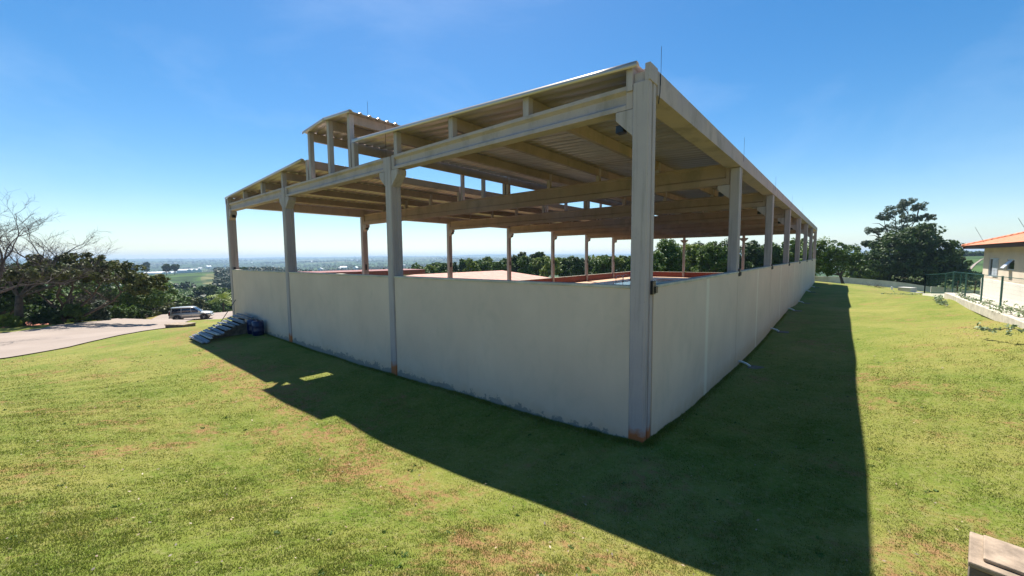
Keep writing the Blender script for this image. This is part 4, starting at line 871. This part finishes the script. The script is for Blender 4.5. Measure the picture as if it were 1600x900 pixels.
for sg in (-1, 1):
    pl = MB()
    for (xa, xb, xc2, xd) in ((-2.05, -1.93, -1.93, -1.82), (-.98, -.90, -.94, -.88), (.06, .14, 0.0, .08)): pl.v += [(xa, sg*.855, 1.04), (xb, sg*.855, 1.04), (xd, sg*.725, 1.69), (xc2, sg*.725, 1.69)]; k = len(pl.v)-4; pl.f.append((k, k+1, k+2, k+3))
    pl.v += [(1.0, sg*.84, 1.04), (1.1, sg*.84, 1.04), (.46, sg*.70, 1.66), (.36, sg*.70, 1.68)]; k = len(pl.v)-4; pl.f.append((k, k+1, k+2, k+3))
    o = pl.build('pillars', M['paint'], car); md = o.modifiers.new('t', 'SOLIDIFY'); md.thickness = .03; md.offset = 0
    MB().box(-1.05, 1.05, sg*.885-.02, sg*.885+.02, .36, .50).build('sill', M['paint2'], car, bevel=.01)
    MB().prism([(.86, 1.08), (1.02, 1.08), (1.0, 1.24), (.88, 1.24)], 1, sg*.9, sg*1.07).build('mirror', M['paint'], car, bevel=.02)
    for hx in (-.75, .22): MB().box(hx, hx+.18, sg*.905-.012, sg*.905+.012, .93, .96).build('door_handle', M['paint'], car, bevel=.006)
    sm = MB()
    for hx in (-.92, .12, 1.02): sm.box(hx-.006, hx+.006, sg*.9045-.001, sg*.9045+.002, .5, 1.0)
    sm.build('door_seams', M['black'], car)
    for wx in (-1.37, 1.42):
        ar = MB(); pts = [(wx+.47*math.cos(a), sg*.90, .40+.47*math.sin(a)) for a in np.linspace(-.1, math.pi+.1, 14)]; ar.tube(pts, .045, 6).build('fender_flare', M['paint2'], car, smooth=True)
        MB().lathe([(.44, -.02), (.44, .02)], (wx, sg*.89, .41), 1, 28).build('wheel_well', M['black'], car)
        wh = MB().lathe([(.27, -.12), (.37, -.12), (.395, -.08), (.395, .08), (.37, .12), (.27, .12)], (wx, sg*.83, .395), 1, 28).build('wheel', M['rubber'], car, smooth=False)
        rm = MB().lathe([(.26, -.10), (.265, .10), (.23, .095), (.08, .085), (.06, .11), (.001, .11)] if sg > 0 else [(.001, -.11), (.06, -.11), (.08, -.085), (.23, -.095), (.265, -.10), (.26, .10)], (wx, sg*.845, .395), 1, 24).build('rim', M['rim'], wh)
        sp_ = MB()
        for q in range(6): a = q*math.pi/3+.2; sp_.tube([(wx+.06*math.cos(a), sg*.955, .395+.06*math.sin(a)), (wx+.24*math.cos(a), sg*.955, .395+.24*math.sin(a))], .025, 5)
        sp_.build('spokes', M['rim'], wh)
    MB().box(2.0, 2.16, sg*.62-.16, sg*.62+.18, .74, .88).build('headlight', M['lamp'], car, bevel=.03); MB().box(-2.14, -2.06, sg*.76-.07, sg*.76+.07, .82, 1.2).build('tail_light', M['redlamp'], car, bevel=.02)
MB().box(2.1, 2.30, -.80, .80, .42, .62).build('front_bumper', M['paint'], car, bevel=.05); MB().box(-2.24, -2.06, -.82, .82, .42, .62).build('rear_bumper', M['paint2'], car, bevel=.05)
sw = MB().lathe([(.1, -.1), (.36, -.1), (.385, -.05), (.385, .05), (.36, .1), (.1, .1)], (-2.26, 0, .98), 0, 26).build('spare_wheel', M['rubber'], car)
MB().box(2.21, 2.24, -.42, .42, .66, .80).build('grille', M['black'], car, bevel=.01)

# ------------------------------------------------------------------ near grass blades (uncountable)
def blades(nb_, seed):
    r = np.random.default_rng(seed); d = 2.2+ (r.random(nb_)**1.5)*15; lat = r.uniform(-1.45, 1.45, nb_)*d
    x = CAM[0]+FW[0]*d+RT[0]*lat; y = CAM[1]+FW[1]*d+RT[1]*lat
    ok = ~((x < .03) & (y > -.005)); x, y, d = x[ok], y[ok], d[ok]
    m1, m2 = 26000, 26000; xe = np.concatenate([-22*r.random(m1)**1.6, .015+np.abs(r.normal(size=m2))*.05]); ye = np.concatenate([-.01-np.abs(r.normal(size=m1))*.05, 22*r.random(m2)**1.6]); x = np.concatenate([x, xe]); y = np.concatenate([y, ye]); d = np.concatenate([d, np.full(len(xe), 8.0)])
    pat = .5+.5*np.clip(sines(x, y, 4.1, 32)*.3+sines(x, y, 1.1, 33)*.45+sines(x, y, .37, 34)*.5+sines(x, y, .17, 35)*.4, -1, 1)
    keep = r.random(len(x)) < (.45+.55*pat)*np.clip((17-d)/9, 0, 1)**1.3; x, y, d, pat = x[keep], y[keep], d[keep], pat[keep]; n_ = len(x)
    edge = ((np.abs(y) < .2) & (x < .1)) | ((np.abs(x) < .2) & (y > -.1)); z = height(x, y); hgt = (1+1.1*edge)*r.uniform(.010, .029, n_)*(.6+.6*pat)*(1+.02*d); wd = r.uniform(.0022, .0045, n_)*(1+.16*d)
    hgt = hgt*(1+1.3*np.clip((4.5-d)/2, 0, 1)*np.clip(-(x+2)/2, 0, 1)); a = r.uniform(0, 6.28, n_); lean = r.uniform(.1, 1.3, n_); la = r.uniform(0, 6.28, n_)
    P = np.stack([x, y, z-.004], -1); s = np.stack([np.cos(a), np.sin(a), 0*a], -1)*wd[:, None]
    tip = P + np.stack([np.cos(la)*lean, np.sin(la)*lean, np.ones(n_)], -1)/np.sqrt(1+lean**2)[:, None]*hgt[:, None]
    V = np.stack([P-s, P+s, tip], 1).reshape(-1, 3)
    at = np.clip(.3*(1-pat)+.6*r.random(n_) + (r.random(n_) < .07)*.6, 0, 1)
    return V, np.arange(n_*3).reshape(-1, 3), at
m, n, b = newmat('grass_blades'); at = N(n, 'ShaderNodeAttribute', attribute_name='v'); cr = N(n, 'ShaderNodeValToRGB'); e = cr.color_ramp
e.elements[0].color = (0.11, 0.175, 0.016, 1); e.elements[1].position = 1; e.elements[1].color = (0.46, 0.40, 0.22, 1)
q = e.elements.new(.5); q.color = (0.235, 0.26, 0.045, 1); q = e.elements.new(.82); q.color = (0.32, 0.32, 0.10, 1)
n.links.new(at.outputs['Fac'], cr.inputs['Fac']); gc, _a, _b2 = grass_colour(n, pos(n)); bc = mixc(n, 0.5, cr.outputs[0], gc); n.links.new(bc, b.inputs['Base Color']); b.inputs['Roughness'].default_value = .6; b.inputs['Specular IOR Level'].default_value = .3
trn = N(n, 'ShaderNodeBsdfTranslucent'); n.links.new(bc, trn.inputs['Color']); ms = N(n, 'ShaderNodeMixShader', Fac=.4); n.links.new(b.outputs[0], ms.inputs[1]); n.links.new(trn.outputs[0], ms.inputs[2]); n.links.new(ms.outputs[0], n.nodes['Material Output'].inputs['Surface'])
V, Fc, at_ = blades(1100000, 5); o = npmesh('lawn_grass', V, Fc, m, attr=at_); tag(o, 'short patchy mown grass blades covering the near lawn', 'grass', kind='stuff')
r = np.random.default_rng(77); n_ = 110; d = 2.8+r.random(n_)**1.3*16; lat = r.uniform(-1.4, 1.4, n_)*d; x = CAM[0]+FW[0]*d+RT[0]*lat; y = CAM[1]+FW[1]*d+RT[1]*lat; ok = ~((x < .15) & (y > -.15)); x, y = x[ok], y[ok]
o = leaves('lawn_weeds', M['leaf_mid'], np.column_stack([x, y, height(x, y)+.01, r.uniform(.03, .08, len(x))]), 14, .02, None, .25, 5); tag(o, 'small green weeds dotted through the lawn', 'weeds', kind='stuff')
# scattered dead leaves / clods on the lawn
r = np.random.default_rng(12); n_ = 900; d = 2.6+r.random(n_)**1.2*16; lat = r.uniform(-1.4, 1.4, n_)*d; x = CAM[0]+FW[0]*d+RT[0]*lat; y = CAM[1]+FW[1]*d+RT[1]*lat; ok = ~((x < .1) & (y > -.1)); x, y = x[ok], y[ok]; n_ = len(x)
z = height(x, y)+.025; a = r.uniform(0, 6.28, n_); s = r.uniform(.008, .03, n_)*(.6+.05*d[ok]); t1 = np.stack([np.cos(a), np.sin(a), r.uniform(-.4, .4, n_)], -1)*s[:, None]; t2_ = np.stack([-np.sin(a), np.cos(a), r.uniform(-.5, .5, n_)], -1)*s[:, None]*.5; P = np.stack([x, y, z], -1)
o = npmesh('dead_leaves', np.stack([P-t1, P+t2_, P+t1, P-t2_], 1).reshape(-1, 3), np.arange(n_*4).reshape(-1, 4), leafmat('dead_leaf', (0.03, 0.018, 0.012), (0.38, 0.28, 0.18), transl=0), attr=r.random(n_)); tag(o, 'dry leaves and straw bits scattered over the lawn', 'dead leaves', kind='stuff')

# ------------------------------------------------------------------ haze
m = bpy.data.materials.new('air'); m.use_nodes = True; n = m.node_tree; n.nodes.clear()
vo = N(n, 'ShaderNodeVolumePrincipled'); vo.inputs['Color'].default_value = (0.50, 0.70, 0.95, 1); vo.inputs['Density'].default_value = 0.00017; vo.inputs['Anisotropy'].default_value = 0.2
oo = N(n, 'ShaderNodeOutputMaterial'); n.links.new(vo.outputs[0], oo.inputs['Volume'])
HZ = 10400; zmin = float(Z.min())-1; zmax = max(float(Z.max())+18, 26)
hz = MB().box(CAM[0]-HZ, CAM[0]+HZ, CAM[1]-HZ, CAM[1]+HZ, zmin, zmax).build('haze', m); tag(hz, kind='stuff')
